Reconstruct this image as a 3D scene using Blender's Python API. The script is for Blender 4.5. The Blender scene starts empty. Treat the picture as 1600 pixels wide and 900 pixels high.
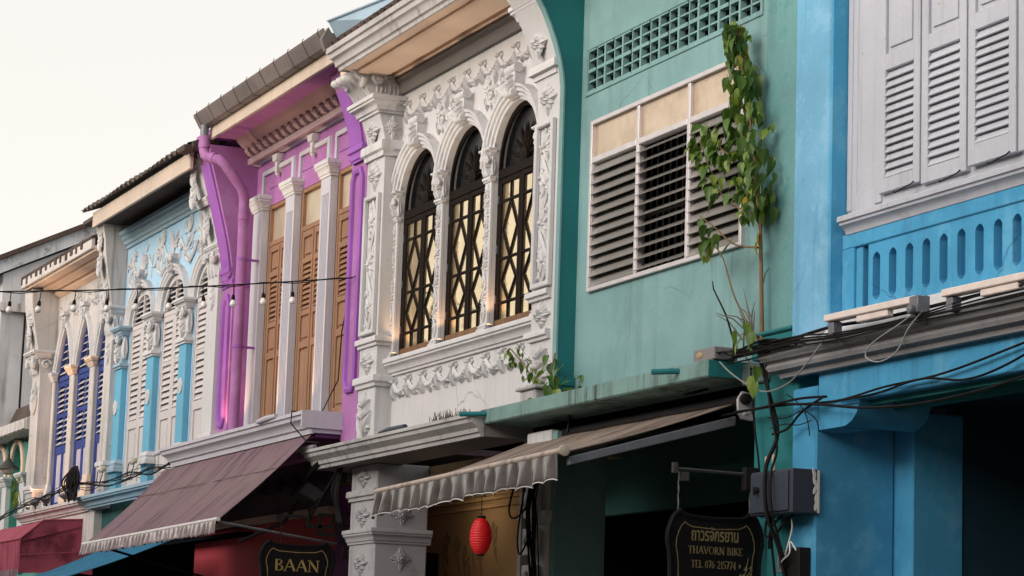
import bpy, bmesh, math, random
from mathutils import Vector, Matrix
R = math.radians
sc = bpy.context.scene
COL = sc.collection

# ------------------------------------------------------------------ camera
cam_d = bpy.data.cameras.new("camera")
cam = bpy.data.objects.new("camera", cam_d); COL.objects.link(cam)
cam_d.sensor_width = 36.0
cam_d.lens = 36.0 * 4024.67 / 1600.0
cam_d.clip_start = 0.1; cam_d.clip_end = 2000.0
_r = Vector((0.39643607, 0.91748315, 0.03260528)); _u = Vector((0.13001884, -0.09126644, 0.98730215)); _f = Vector((-0.90880886, 0.38716289, 0.1554714))
m = Matrix.Identity(4)
for i in range(3):
    m[i][0] = _r[i]; m[i][1] = _u[i]; m[i][2] = -_f[i]
m.translation = Vector((0.0, -8.7, 1.6))
cam.matrix_world = m
sc.camera = cam

# ------------------------------------------------------------------ world and sun
SUN_EL, SUN_AZ = R(15.0), R(169.0)      # low hazy evening sun, azimuth clockwise from +y
wd = bpy.data.worlds.new("World"); sc.world = wd; wd.use_nodes = True
nt = wd.node_tree; nt.nodes.clear()
wo = nt.nodes.new("ShaderNodeOutputWorld"); bg = nt.nodes.new("ShaderNodeBackground")
sky = nt.nodes.new("ShaderNodeTexSky"); sky.sky_type = 'NISHITA'; sky.sun_disc = False
sky.sun_elevation = SUN_EL; sky.sun_rotation = SUN_AZ
sky.air_density = 0.8; sky.dust_density = 2.7; sky.ozone_density = 0.6
veil = nt.nodes.new("ShaderNodeMix"); veil.data_type = 'RGBA'
veil.inputs[0].default_value = 0.48
veil.inputs[7].default_value = (9.6, 8.5, 7.1, 1)      # even pale evening overcast over the clear sky
nt.links.new(sky.outputs[0], veil.inputs[6]); nt.links.new(veil.outputs[2], bg.inputs[0])
bg.inputs[1].default_value = 0.10
nt.links.new(bg.outputs[0], wo.inputs[0])
sl = bpy.data.lights.new("sun", 'SUN'); sl.energy = 1.5; sl.angle = R(55); sl.color = (1.0, 0.965, 0.94)
sun = bpy.data.objects.new("sun", sl); COL.objects.link(sun)
sd = Vector((math.sin(SUN_AZ) * math.cos(SUN_EL), math.cos(SUN_AZ) * math.cos(SUN_EL), math.sin(SUN_EL)))
sun.rotation_euler = sd.to_track_quat('Z', 'Y').to_euler(); sun.location = (0, -30, 20)
vs = sc.view_settings
vs.view_transform = 'Standard'; vs.look = 'None'; vs.exposure = 0.84; vs.gamma = 1.0; vs.use_curve_mapping = False
sc.cycles.max_bounces = 6; sc.cycles.diffuse_bounces = 3; sc.cycles.glossy_bounces = 3
sc.cycles.use_denoising = True

# ------------------------------------------------------------------ materials
def S(r, g, b):
    f = lambda c: (c/255/12.92) if c/255 <= 0.04045 else ((c/255+0.055)/1.055)**2.4
    return (f(r), f(g), f(b), 1.0)
def _n(t, kind, **kw):
    n = t.nodes.new(kind)
    for k, v in kw.items(): setattr(n, k, v)
    return n
def base_mat(name):
    mt = bpy.data.materials.new(name); mt.use_nodes = True
    t = mt.node_tree
    return mt, t, t.nodes["Principled BSDF"]
def noise(t, vec, scale, detail=4.0, rough=0.55):
    n = _n(t, "ShaderNodeTexNoise"); n.inputs["Scale"].default_value = scale; n.inputs["Detail"].default_value = detail
    n.inputs["Roughness"].default_value = rough; t.links.new(vec, n.inputs["Vector"]); return n.outputs["Fac"]
def ramp(t, fac, a, b, ca=0.0, cb=1.0):
    n = _n(t, "ShaderNodeMapRange"); n.inputs[1].default_value = a; n.inputs[2].default_value = b
    n.inputs[3].default_value = ca; n.inputs[4].default_value = cb; t.links.new(fac, n.inputs[0]); return n.outputs[0]
def mix(t, fac, a, b, mode='MIX'):
    n = _n(t, "ShaderNodeMix", data_type='RGBA', blend_type=mode)
    if isinstance(fac, float): n.inputs[0].default_value = fac
    else: t.links.new(fac, n.inputs[0])
    for i, c in ((6, a), (7, b)):
        if isinstance(c, tuple): n.inputs[i].default_value = c
        else: t.links.new(c, n.inputs[i])
    return n.outputs[2]
def mul(t, a, b):
    n = _n(t, "ShaderNodeMath", operation='MULTIPLY')
    for i, c in ((0, a), (1, b)):
        if isinstance(c, (int, float)): n.inputs[i].default_value = c
        else: t.links.new(c, n.inputs[i])
    return n.outputs[0]
def plaster(name, col, var=0.16, dirt=0.35, dirt_col=(0.06, 0.055, 0.05, 1), streak=0.3, rough=0.85, bump=0.25, chips=0.0, chip_col=(0.5, 0.48, 0.45, 1), top=0.6, scale=1.0, patch=None, cracks=0.0, sthr=0.52):
    """painted plaster or timber: uneven coat, grime blotches, rain streaks, chips and dirty ledges"""
    mt, t, p = base_mat(name)
    geo = _n(t, "ShaderNodeNewGeometry"); pos = geo.outputs["Position"]
    big = noise(t, pos, 1.3*scale, 5); fine = noise(t, pos, 28*scale, 4, 0.65)
    c = mix(t, ramp(t, big, 0.3, 0.7), tuple(x*(1-var) for x in col[:3])+(1,), tuple(min(0.95, x*(1+var*0.7)) for x in col[:3])+(1,))
    if patch:
        pn = noise(t, pos, 2.6*scale, 6, 0.7)
        c = mix(t, ramp(t, pn, 0.52, 0.62, 0, 0.75), c, patch)
    c = mix(t, ramp(t, fine, 0.25, 0.8, 0, 0.22), c, tuple(x*0.62 for x in col[:3])+(1,))
    if streak > 0:
        mp = _n(t, "ShaderNodeMapping"); mp.inputs["Scale"].default_value = (9, 9, 0.55); t.links.new(pos, mp.inputs[0])
        st = noise(t, mp.outputs[0], 1.0*scale, 5, 0.6)
        st2 = mul(t, ramp(t, st, sthr, sthr+.2), ramp(t, noise(t, pos, 0.9*scale, 2), 0.36, 0.60))
        c = mix(t, mul(t, st2, streak), c, dirt_col)
    if dirt > 0:
        dn = noise(t, pos, 5.0*scale, 8, 0.72)
        c = mix(t, ramp(t, dn, 0.60, 0.78, 0, dirt), c, dirt_col)
    if cracks > 0:
        wn = _n(t, "ShaderNodeMix", data_type='VECTOR'); wn.inputs[0].default_value = 0.16
        nz = _n(t, "ShaderNodeTexNoise"); nz.inputs["Scale"].default_value = 3.0; nz.inputs["Detail"].default_value = 6; t.links.new(pos, nz.inputs["Vector"])
        t.links.new(pos, wn.inputs[4]); t.links.new(nz.outputs["Color"], wn.inputs[5])
        vo = _n(t, "ShaderNodeTexVoronoi", feature='DISTANCE_TO_EDGE'); vo.inputs["Scale"].default_value = 1.15; t.links.new(wn.outputs[1], vo.inputs["Vector"])
        ck = mul(t, ramp(t, vo.outputs["Distance"], 0.0, 0.006, 1, 0), ramp(t, noise(t, pos, 0.8, 3), 0.5, 0.6))
        c = mix(t, mul(t, ck, cracks), c, dirt_col)
    if chips > 0:
        cn = noise(t, pos, 11*scale, 6, 0.7)
        c = mix(t, ramp(t, cn, 0.69-chips*0.1, 0.70-chips*0.1), c, chip_col)
    if top > 0:
        sx = _n(t, "ShaderNodeSeparateXYZ"); t.links.new(geo.outputs["Normal"], sx.inputs[0])
        tp = mul(t, ramp(t, sx.outputs[2], 0.55, 0.9), ramp(t, noise(t, pos, 14*scale, 5), 0.3, 0.65))
        c = mix(t, mul(t, tp, top), c, dirt_col)
    t.links.new(c, p.inputs["Base Color"]); p.inputs["Roughness"].default_value = rough
    p.inputs["Specular IOR Level"].default_value = 0.3
    b = _n(t, "ShaderNodeBump"); b.inputs["Strength"].default_value = bump; b.inputs["Distance"].default_value = 0.012
    hn = mix(t, 0.4, fine, noise(t, pos, 7*scale, 5)); t.links.new(hn, b.inputs["Height"]); t.links.new(b.outputs[0], p.inputs["Normal"])
    return mt
def plain(name, col, rough=0.5, metal=0.0, var=0.15, scale=8.0, bump=0.0, spec=0.4):
    mt, t, p = base_mat(name)
    geo = _n(t, "ShaderNodeNewGeometry"); pos = geo.outputs["Position"]
    n = noise(t, pos, scale, 5, 0.6)
    c = mix(t, ramp(t, n, 0.3, 0.7), tuple(x*(1-var) for x in col[:3])+(1,), tuple(x*(1+var) for x in col[:3])+(1,))
    t.links.new(c, p.inputs["Base Color"]); p.inputs["Roughness"].default_value = rough; p.inputs["Metallic"].default_value = metal
    p.inputs["Specular IOR Level"].default_value = spec
    if bump:
        b = _n(t, "ShaderNodeBump"); b.inputs["Strength"].default_value = bump; b.inputs["Distance"].default_value = 0.01
        t.links.new(noise(t, pos, scale*3, 4), b.inputs["Height"]); t.links.new(b.outputs[0], p.inputs["Normal"])
    return mt
def mirror_glass(name, tint, rough, dirt=0.2, wob=0.05):
    """reflective sun-film glass: mirrors the evening sky, a little wavy and dusty"""
    mt, t, p = base_mat(name)
    geo = _n(t, "ShaderNodeNewGeometry"); pos = geo.outputs["Position"]
    n = noise(t, pos, 3.5, 6, 0.65)
    c = mix(t, ramp(t, n, 0.45, 0.75, 0, dirt), tint, tuple(x*0.72 for x in tint[:3])+(1,))
    t.links.new(c, p.inputs["Base Color"]); p.inputs["Metallic"].default_value = 0.92
    t.links.new(ramp(t, n, 0.3, 0.8, rough, rough*2.2+0.03), p.inputs["Roughness"])
    b = _n(t, "ShaderNodeBump"); b.inputs["Strength"].default_value = wob; b.inputs["Distance"].default_value = 0.02
    t.links.new(noise(t, pos, 2.2, 2), b.inputs["Height"]); t.links.new(b.outputs[0], p.inputs["Normal"])
    return mt
def wood(name, col, dark, rough=0.6, scale=1.0, bump=0.2, spec=0.3):
    mt, t, p = base_mat(name)
    geo = _n(t, "ShaderNodeNewGeometry"); pos = geo.outputs["Position"]
    mp = _n(t, "ShaderNodeMapping"); mp.inputs["Scale"].default_value = (22*scale, 22*scale, 1.6*scale); t.links.new(pos, mp.inputs[0])
    g = noise(t, mp.outputs[0], 1.0, 6, 0.65); big = noise(t, pos, 1.7, 4)
    c = mix(t, ramp(t, g, 0.35, 0.75, 0, 0.75), col, dark)
    c = mix(t, ramp(t, big, 0.4, 0.7, 0, 0.35), c, dark)
    t.links.new(c, p.inputs["Base Color"]); p.inputs["Roughness"].default_value = rough; p.inputs["Specular IOR Level"].default_value = spec
    b = _n(t, "ShaderNodeBump"); b.inputs["Strength"].default_value = bump; b.inputs["Distance"].default_value = 0.006
    t.links.new(g, b.inputs["Height"]); t.links.new(b.outputs[0], p.inputs["Normal"])
    return mt
def glow(name, col, strength):
    mt, t, p = base_mat(name)
    p.inputs["Base Color"].default_value = col; p.inputs["Emission Color"].default_value = col; p.inputs["Emission Strength"].default_value = strength
    return mt
def leaf_mat(name, col, col2):
    mt, t, p = base_mat(name)
    oi = _n(t, "ShaderNodeObjectInfo"); geo = _n(t, "ShaderNodeNewGeometry")
    c = mix(t, oi.outputs["Random"], col, col2)
    c = mix(t, ramp(t, noise(t, geo.outputs["Position"], 40, 3), 0.4, 0.8, 0, 0.3), c, tuple(x*0.6 for x in col[:3])+(1,))
    t.links.new(c, p.inputs["Base Color"]); p.inputs["Roughness"].default_value = 0.42
    tr = _n(t, "ShaderNodeBsdfTranslucent"); t.links.new(c, tr.inputs[0])
    ms = _n(t, "ShaderNodeMixShader"); ms.inputs[0].default_value = 0.3
    out = [n for n in t.nodes if n.type == 'OUTPUT_MATERIAL'][0]
    t.links.new(p.outputs[0], ms.inputs[1]); t.links.new(tr.outputs[0], ms.inputs[2]); t.links.new(ms.outputs[0], out.inputs[0])
    return mt

M = {}
M['white'] = plaster("white_plaster", (0.60, 0.60, 0.62, 1), var=0.06, dirt=0.22, streak=0.22, chips=0.12, chip_col=(0.36, 0.34, 0.32, 1), cracks=.5)
M['orn'] = plaster("white_stucco_relief", (0.60, 0.60, 0.62, 1), var=0.10, dirt=0.65, streak=0.0, bump=0.2, top=0.35)
M['trim'] = plaster("white_trim", (0.61, 0.61, 0.63, 1), var=0.06, dirt=0.3, streak=0.3, top=0.5)
M['cream'] = plaster("cream_soffit", (0.80, 0.62, 0.49, 1), var=0.12, dirt=0.3, streak=0.0, top=0)
M['greytrim'] = plaster("grey_band", (0.22, 0.21, 0.21, 1), var=0.1, dirt=0.3, streak=0.1)
M['ledge'] = plaster("weathered_white_ledge", (0.46, 0.45, 0.46, 1), var=0.15, dirt=0.75, streak=0.7, chips=0.3, chip_col=(0.2, 0.19, 0.18, 1), top=0.85)
M['ledgegrey'] = plaster("grimy_grey_ledge", (0.31, 0.31, 0.325, 1), var=0.25, dirt=0.6, streak=0.5, top=0.3)
M['teal'] = plaster("teal_plaster", (0.205, 0.37, 0.385, 1), var=0.18, dirt=0.30, streak=0.46, sthr=.51, cracks=.7, patch=(0.23, 0.385, 0.39, 1), dirt_col=(0.08, 0.12, 0.11, 1), bump=0.3, top=0.5)
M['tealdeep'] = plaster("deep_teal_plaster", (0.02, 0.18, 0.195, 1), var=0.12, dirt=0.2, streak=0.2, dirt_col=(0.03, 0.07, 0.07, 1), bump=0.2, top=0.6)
M['tealworn'] = plaster("worn_teal_plaster", (0.15, 0.33, 0.345, 1), var=0.22, dirt=0.5, streak=0.5, dirt_col=(0.07, 0.10, 0.09, 1), bump=0.5, patch=(0.06, 0.24, 0.25, 1))
M['tealslab'] = plaster("weathered_teal_concrete", (0.19, 0.32, 0.305, 1), var=0.22, dirt=0.85, streak=0.95, dirt_col=(0.045, 0.05, 0.045, 1), bump=0.6, top=0.8, sthr=.44, scale=1.6)
M['blue'] = plaster("sky_blue_plaster", (0.07, 0.35, 0.61, 1), var=0.22, dirt=0.42, streak=0.6, cracks=.8, patch=(0.13, 0.41, 0.63, 1), dirt_col=(0.03, 0.12, 0.25, 1), bump=0.3, top=0.5)
M['bluepale'] = plaster("lit_front_blue_plaster", (0.17, 0.43, 0.64, 1), var=0.22, dirt=0.4, streak=0.4, cracks=.6, dirt_col=(0.05, 0.16, 0.3, 1), bump=0.45, top=0.6, patch=(0.25, 0.50, 0.72, 1))  # paler copy of the blue, painting stronger light on the pier front
M['whitewood'] = plaster("flaking_white_timber", (0.49, 0.51, 0.58, 1), var=0.1, dirt=0.25, streak=0.4, dirt_col=(0.2, 0.19, 0.19, 1), bump=0.35, chips=0.1, chip_col=(0.3, 0.28, 0.27, 1), top=0.25)
M['purple'] = plaster("purple_plaster", (0.40, 0.165, 0.41, 1), var=0.15, dirt=0.28, streak=0.4, patch=(0.46, 0.23, 0.46, 1), dirt_col=(0.12, 0.04, 0.15, 1), bump=0.15, top=0.4)
M['violet'] = plaster("violet_trim", (0.33, 0.12, 0.46, 1), var=0.15, dirt=0.25, streak=0.3, dirt_col=(0.1, 0.03, 0.16, 1), bump=0.15, top=0.4)
M['mauve'] = plaster("grey_mauve_corbels", (0.44, 0.33, 0.37, 1), var=0.15, dirt=0.3, streak=0.0, dirt_col=(0.10, 0.07, 0.09, 1))
M['lilac'] = plaster("pale_grey_pilaster", (0.53, 0.525, 0.59, 1), var=0.06, dirt=0.15, streak=0.15, top=0.4)
M['brownwood'] = wood("brown_varnished_timber", (0.34, 0.195, 0.118, 1), (0.19, 0.10, 0.058, 1))
M['darkwood'] = wood("dark_window_timber", (0.016, 0.011, 0.009, 1), (0.008, 0.006, 0.005, 1), rough=0.7, spec=0.08)
M['warmwood'] = wood("worn_window_sill_timber", (0.22, 0.12, 0.06, 1), (0.08, 0.04, 0.02, 1))
M['lb'] = plaster("light_blue_plaster", (0.40, 0.62, 0.82, 1), var=0.1, dirt=0.2, streak=0.3, dirt_col=(0.15, 0.2, 0.24, 1), top=0.5, patch=(0.22, 0.52, 0.74, 1))
M['lbcorn'] = plaster("grey_blue_cornice", (0.32, 0.46, 0.56, 1), var=0.1, dirt=0.3, streak=0.2)
M['lbpil'] = plaster("bright_blue_pilaster", (0.15, 0.43, 0.62, 1), var=0.12, dirt=0.2, streak=0.2, dirt_col=(0.05, 0.15, 0.22, 1), top=0.5)
M['lbshut'] = plaster("cream_white_shutter_paint", (0.60, 0.57, 0.575, 1), var=0.08, dirt=0.2, streak=0.3, dirt_col=(0.25, 0.22, 0.2, 1), bump=0.15, top=0.2)
M['indigo'] = plaster("indigo_shutter_paint", (0.038, 0.066, 0.26, 1), var=0.2, dirt=0.2, streak=0.3, dirt_col=(0.04, 0.035, 0.1, 1), bump=0.15, top=0.2)
M['lilacpanel'] = plaster("pale_lilac_panel", (0.52, 0.47, 0.58, 1), var=0.1, dirt=0.2, streak=0.2, top=0.2)
M['oldwhite'] = plaster("stained_white_plaster", (0.60, 0.57, 0.56, 1), var=0.15, dirt=0.6, streak=0.7, chips=0.2, chip_col=(0.2, 0.19, 0.18, 1), top=0.8, cracks=.9)
M['grey'] = plaster("stained_grey_plaster", (0.60, 0.61, 0.65, 1), var=0.2, dirt=0.6, streak=0.7, top=0.6)
M['peel'] = plaster("peeling_blue_white_board", (0.66, 0.70, 0.77, 1), var=0.2, dirt=0.8, streak=0.4, dirt_col=(0.12, 0.10, 0.09, 1), patch=(0.14, 0.12, 0.11, 1), scale=1.4)
M['arcade'] = plaster("sea_green_plaster", (0.08, 0.30, 0.26, 1), var=0.15, dirt=0.3, streak=0.4, dirt_col=(0.03, 0.07, 0.06, 1))
M['tealdim'] = plaster("shade_dimmed_teal", (0.025, 0.10, 0.10, 1), var=0.2, dirt=0.4, streak=0.3, dirt_col=(0.02, 0.04, 0.04, 1))  # teal darkened in its colour to stand for shade under the canopies
M['pierlow'] = plaster("shaded_white_plaster", (0.42, 0.415, 0.44, 1), var=0.12, dirt=0.45, streak=0.5, cracks=.6)  # greyer base paints in the awning's shade; blotches and streaks are dirt
M['red'] = plaster("red_wall", (0.44, 0.05, 0.07, 1), var=0.15, dirt=0.15, streak=0.1, dirt_col=(0.12, 0.01, 0.012, 1))
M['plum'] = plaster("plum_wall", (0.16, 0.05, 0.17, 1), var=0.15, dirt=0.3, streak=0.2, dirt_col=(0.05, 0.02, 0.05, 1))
M['dullplum'] = plaster("dull_plum_beam", (0.10, 0.07, 0.09, 1), var=0.2, dirt=0.4, streak=0.2)
M['yellow'] = plaster("yellow_wall", (0.36, 0.27, 0.155, 1), var=0.12, dirt=0.2, streak=0.1, dirt_col=(0.2, 0.11, 0.03, 1))
M['paintgrey'] = plain("mural_paint", (0.20, 0.15, 0.10, 1), 0.9, var=0.4, scale=20)
M['dark'] = plain("dark_interior", (0.008, 0.010, 0.013, 1), 1.0, spec=0.0)  # near-black colour stands for unlit rooms; also the loudspeaker's own black
M['darkblue'] = plaster("unlit_walkway_blue", (0.010, 0.045, 0.07, 1), var=0.2, dirt=0.3, streak=0.3, dirt_col=(0.01, 0.04, 0.07, 1))  # near-black blue paints in the darkness of the walkway
M['greypaint'] = plaster("grey_soffit", (0.24, 0.23, 0.235, 1), var=0.15, dirt=0.4, streak=0.0, top=0)
M['tile'] = plaster("dark_roof_tile", (0.085, 0.06, 0.052, 1), var=0.4, dirt=0.5, dirt_col=(0.03, 0.028, 0.025, 1), streak=0.3, bump=0.6)
M['asbestos'] = plaster("weathered_corrugated_sheet", (0.13, 0.115, 0.105, 1), var=0.3, dirt=0.6, streak=0.4, bump=0.4)
M['gutter'] = plaster("tarnished_metal_gutter", (0.19, 0.165, 0.165, 1), var=0.25, dirt=0.4, streak=0.5, rough=0.5, bump=0.15)
M['bluesheet'] = plaster("blue_metal_flashing", (0.30, 0.42, 0.53, 1), var=0.12, dirt=0.2, streak=0.3, rough=0.5, bump=0.08)
M['fasciawarm'] = plaster("cream_fascia_board", (0.58, 0.485, 0.415, 1), var=0.12, dirt=0.3, streak=0.4)
M['aluminium'] = plain("pale_aluminium", (0.60, 0.57, 0.59, 1), 0.4, 0.25, var=0.08)
M['louvre'] = plaster("dusty_glass_louvre", (0.29, 0.28, 0.27, 1), var=0.2, dirt=0.3, streak=0.0, rough=0.22, bump=0.05, top=0.15)
M['pane'] = mirror_glass("sunset_tint_glass", (0.88, 0.71, 0.45, 1), 0.03, dirt=0.75, wob=0.03)  # amber tint paints the sunset glow into the panes' reflection
M['frost'] = mirror_glass("frosted_amber_glass", (0.78, 0.635, 0.49, 1), 0.28, dirt=1.0, wob=0.12)
M['fanlight'] = mirror_glass("frosted_cream_glass", (0.74, 0.64, 0.50, 1), 0.34, dirt=0.5, wob=0.3)
M['darkglass'] = plain("dark_window_glass", (0.006, 0.006, 0.007, 1), 0.15, var=0.2, spec=0.12)
M['iron'] = plain("black_iron", (0.012, 0.011, 0.012, 1), 0.6, var=0.3, spec=0.2)
M['cable'] = plain("black_cable", (0.010, 0.009, 0.010, 1), 0.7, var=0.3, spec=0.15)
M['cablegrey'] = plain("grey_cable", (0.28, 0.28, 0.28, 1), 0.5)
M['bulb'] = plain("white_bulb_glass", (0.80, 0.78, 0.76, 1), 0.12, var=0.05, spec=0.6)
M['cabinet'] = plaster("slate_metal_cabinet", (0.045, 0.055, 0.08, 1), var=0.1, dirt=0.15, streak=0.3, rough=0.5, bump=0.04, top=0.4)
M['whiteplastic'] = plain("white_plastic", (0.62, 0.60, 0.60, 1), 0.4, var=0.1)
M['pinkwhite'] = plain("enamelled_light_housing", (0.74, 0.64, 0.60, 1), 0.35, var=0.1)
M['steel'] = plain("grey_steel", (0.17, 0.175, 0.20, 1), 0.5, 0.3)
M['brass'] = plain("brass_fitting", (0.45, 0.34, 0.16, 1), 0.4, 0.5)
M['beige'] = plain("beige_plastic", (0.48, 0.42, 0.34, 1), 0.5)
M['gold'] = plain("gold_lettering", (0.42, 0.30, 0.11, 1), 0.4, 0.3, var=0.2)
M['dullgold'] = plain("faded_gold_lettering", (0.24, 0.19, 0.09, 1), 0.45, 0.2, var=0.35, scale=30)
M['signblack'] = plain("black_lacquer_board", (0.007, 0.006, 0.007, 1), 0.5, var=0.3, spec=0.15)
M['lantern'] = glow("red_lantern_paper", (0.62, 0.012, 0.016, 1), 0.06)
M['lampglow'] = glow("warm_lamp_glass", (1.0, 0.62, 0.28, 1), 0.9)
M['greenshade'] = plain("tarnished_lamp_shade", (0.05, 0.05, 0.045, 1), 0.5)
M['awningpurple'] = None
M['bark'] = plaster("plant_stem_bark", (0.20, 0.13, 0.07, 1), var=0.3, dirt=0.4, streak=0.0, scale=5, top=0)
M['twig'] = plain("dry_twig", (0.14, 0.12, 0.105, 1), 0.8)
M['leafa'] = leaf_mat("green_leaf", (0.055, 0.125, 0.018, 1), (0.10, 0.19, 0.03, 1))
M['leafb'] = leaf_mat("young_green_leaf", (0.16, 0.25, 0.035, 1), (0.22, 0.30, 0.05, 1))
M['leafy'] = leaf_mat("yellowing_leaf", (0.50, 0.33, 0.03, 1), (0.60, 0.38, 0.04, 1))
M['leafr'] = leaf_mat("reddish_bud_leaf", (0.20, 0.06, 0.04, 1), (0.24, 0.08, 0.05, 1))
M['asphalt'] = plaster("worn_asphalt", (0.11, 0.10, 0.09, 1), var=0.25, dirt=0.2, streak=0, bump=0.4, top=0)
M['paving'] = plaster("sandy_paving", (0.13, 0.105, 0.085, 1), var=0.2, dirt=0.3, streak=0, bump=0.3, top=0)

def cloth(name, col, dusty, rough=0.45, streakcol=None):
    mt, t, p = base_mat(name)
    geo = _n(t, "ShaderNodeNewGeometry"); pos = geo.outputs["Position"]
    mp = _n(t, "ShaderNodeMapping"); mp.inputs["Scale"].default_value = (7, 0.9, 0.9); t.links.new(pos, mp.inputs[0])
    g = noise(t, mp.outputs[0], 1.2, 6, 0.65); b2 = noise(t, pos, 2.1, 6, 0.65)
    c = mix(t, ramp(t, g, 0.38, 0.7), col, dusty)
    c = mix(t, ramp(t, b2, 0.35, 0.7, 0, 0.5), c, dusty)
    c = mix(t, ramp(t, g, 0.50, 0.60, 0, 0.85), c, tuple(x*0.5 for x in col[:3])+(1,))
    c = mix(t, ramp(t, noise(t, pos, 7, 6, .7), 0.58, 0.72, 0, 0.6), c, tuple(x*0.45 for x in col[:3])+(1,))
    t.links.new(c, p.inputs["Base Color"]); p.inputs["Roughness"].default_value = rough; p.inputs["Specular IOR Level"].default_value = 0.15 if rough > .5 else 0.6
    wv = noise(t, pos, 90, 2)
    b = _n(t, "ShaderNodeBump"); b.inputs["Strength"].default_value = 0.12; b.inputs["Distance"].default_value = 0.005
    t.links.new(wv, b.inputs["Height"]); t.links.new(b.outputs[0], p.inputs["Normal"])
    return mt
M['awningpurple'] = cloth("dusty_purple_canvas", (0.20, 0.12, 0.18, 1), (0.205, 0.16, 0.125, 1), 0.85)
M['valancepurple'] = cloth("silvery_purple_valance", (0.34, 0.26, 0.29, 1), (0.42, 0.34, 0.34, 1), 0.28)
M['awninggrey'] = cloth("dusty_grey_canvas", (0.20, 0.155, 0.135, 1), (0.33, 0.265, 0.225, 1), 0.75)
M['valancegrey'] = cloth("silvery_grey_valance", (0.17, 0.145, 0.145, 1), (0.24, 0.20, 0.19, 1), 0.25)
def satin(name, col):
    mt = plain(name, col, 0.24, 0.65, var=0.35, scale=5.0)
    return mt
M['valancegrey'] = satin("silvery_grey_valance", (0.20, 0.18, 0.18, 1))
M['valancepurple'] = satin("silvery_purple_valance", (0.50, 0.43, 0.46, 1))
M['maroon'] = cloth("maroon_canvas", (0.30, 0.055, 0.095, 1), (0.36, 0.09, 0.13, 1), 0.85)
M['blueawning'] = cloth("blue_canvas", (0.02, 0.15, 0.28, 1), (0.04, 0.19, 0.31, 1), 0.85)
M['barcloth'] = cloth('dusty_bar_sleeve', (0.42, 0.34, 0.29, 1), (0.50, 0.42, 0.36, 1), 0.5)
# ------------------------------------------------------------------ helpers
rng = random.Random(7)
ORG = {}
SPLIT = {'gold_letter', 'mural_flower', 'pipe_clamp', 'pier_moulding', 'pilaster_moulding', 'column_moulding', 'architrave', 'beam_trim', 'canopy_tile', 'conduit', 'hinge', 'louvre_clip_rail', 'raised_moulding', 'panel_frame', 'wall_moulding', 'shop_wall', 'floral_relief', 'leaf_boss', 'vine_relief', 'hanger', 'grille_bar', 'roof_slab', 'lower_pier', 'bar'}
class Fr:
    """a flat frame: point(u,v,n) = o + u U + v V + n N"""
    def __init__(s, o, U, V, N): s.o, s.U, s.V, s.N = Vector(o), Vector(U), Vector(V), Vector(N)
    def p(s, u, v, n=0.0): return s.o + s.U*u + s.V*v + s.N*n
def front(x, y, z): return Fr((x, y, z), (1, 0, 0), (0, 0, 1), (0, -1, 0))       # a face that looks at the street
def side(x, y, z): return Fr((x, y, z), (0, 1, 0), (0, 0, 1), (1, 0, 0))         # a face that looks along the street towards the viewer

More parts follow.
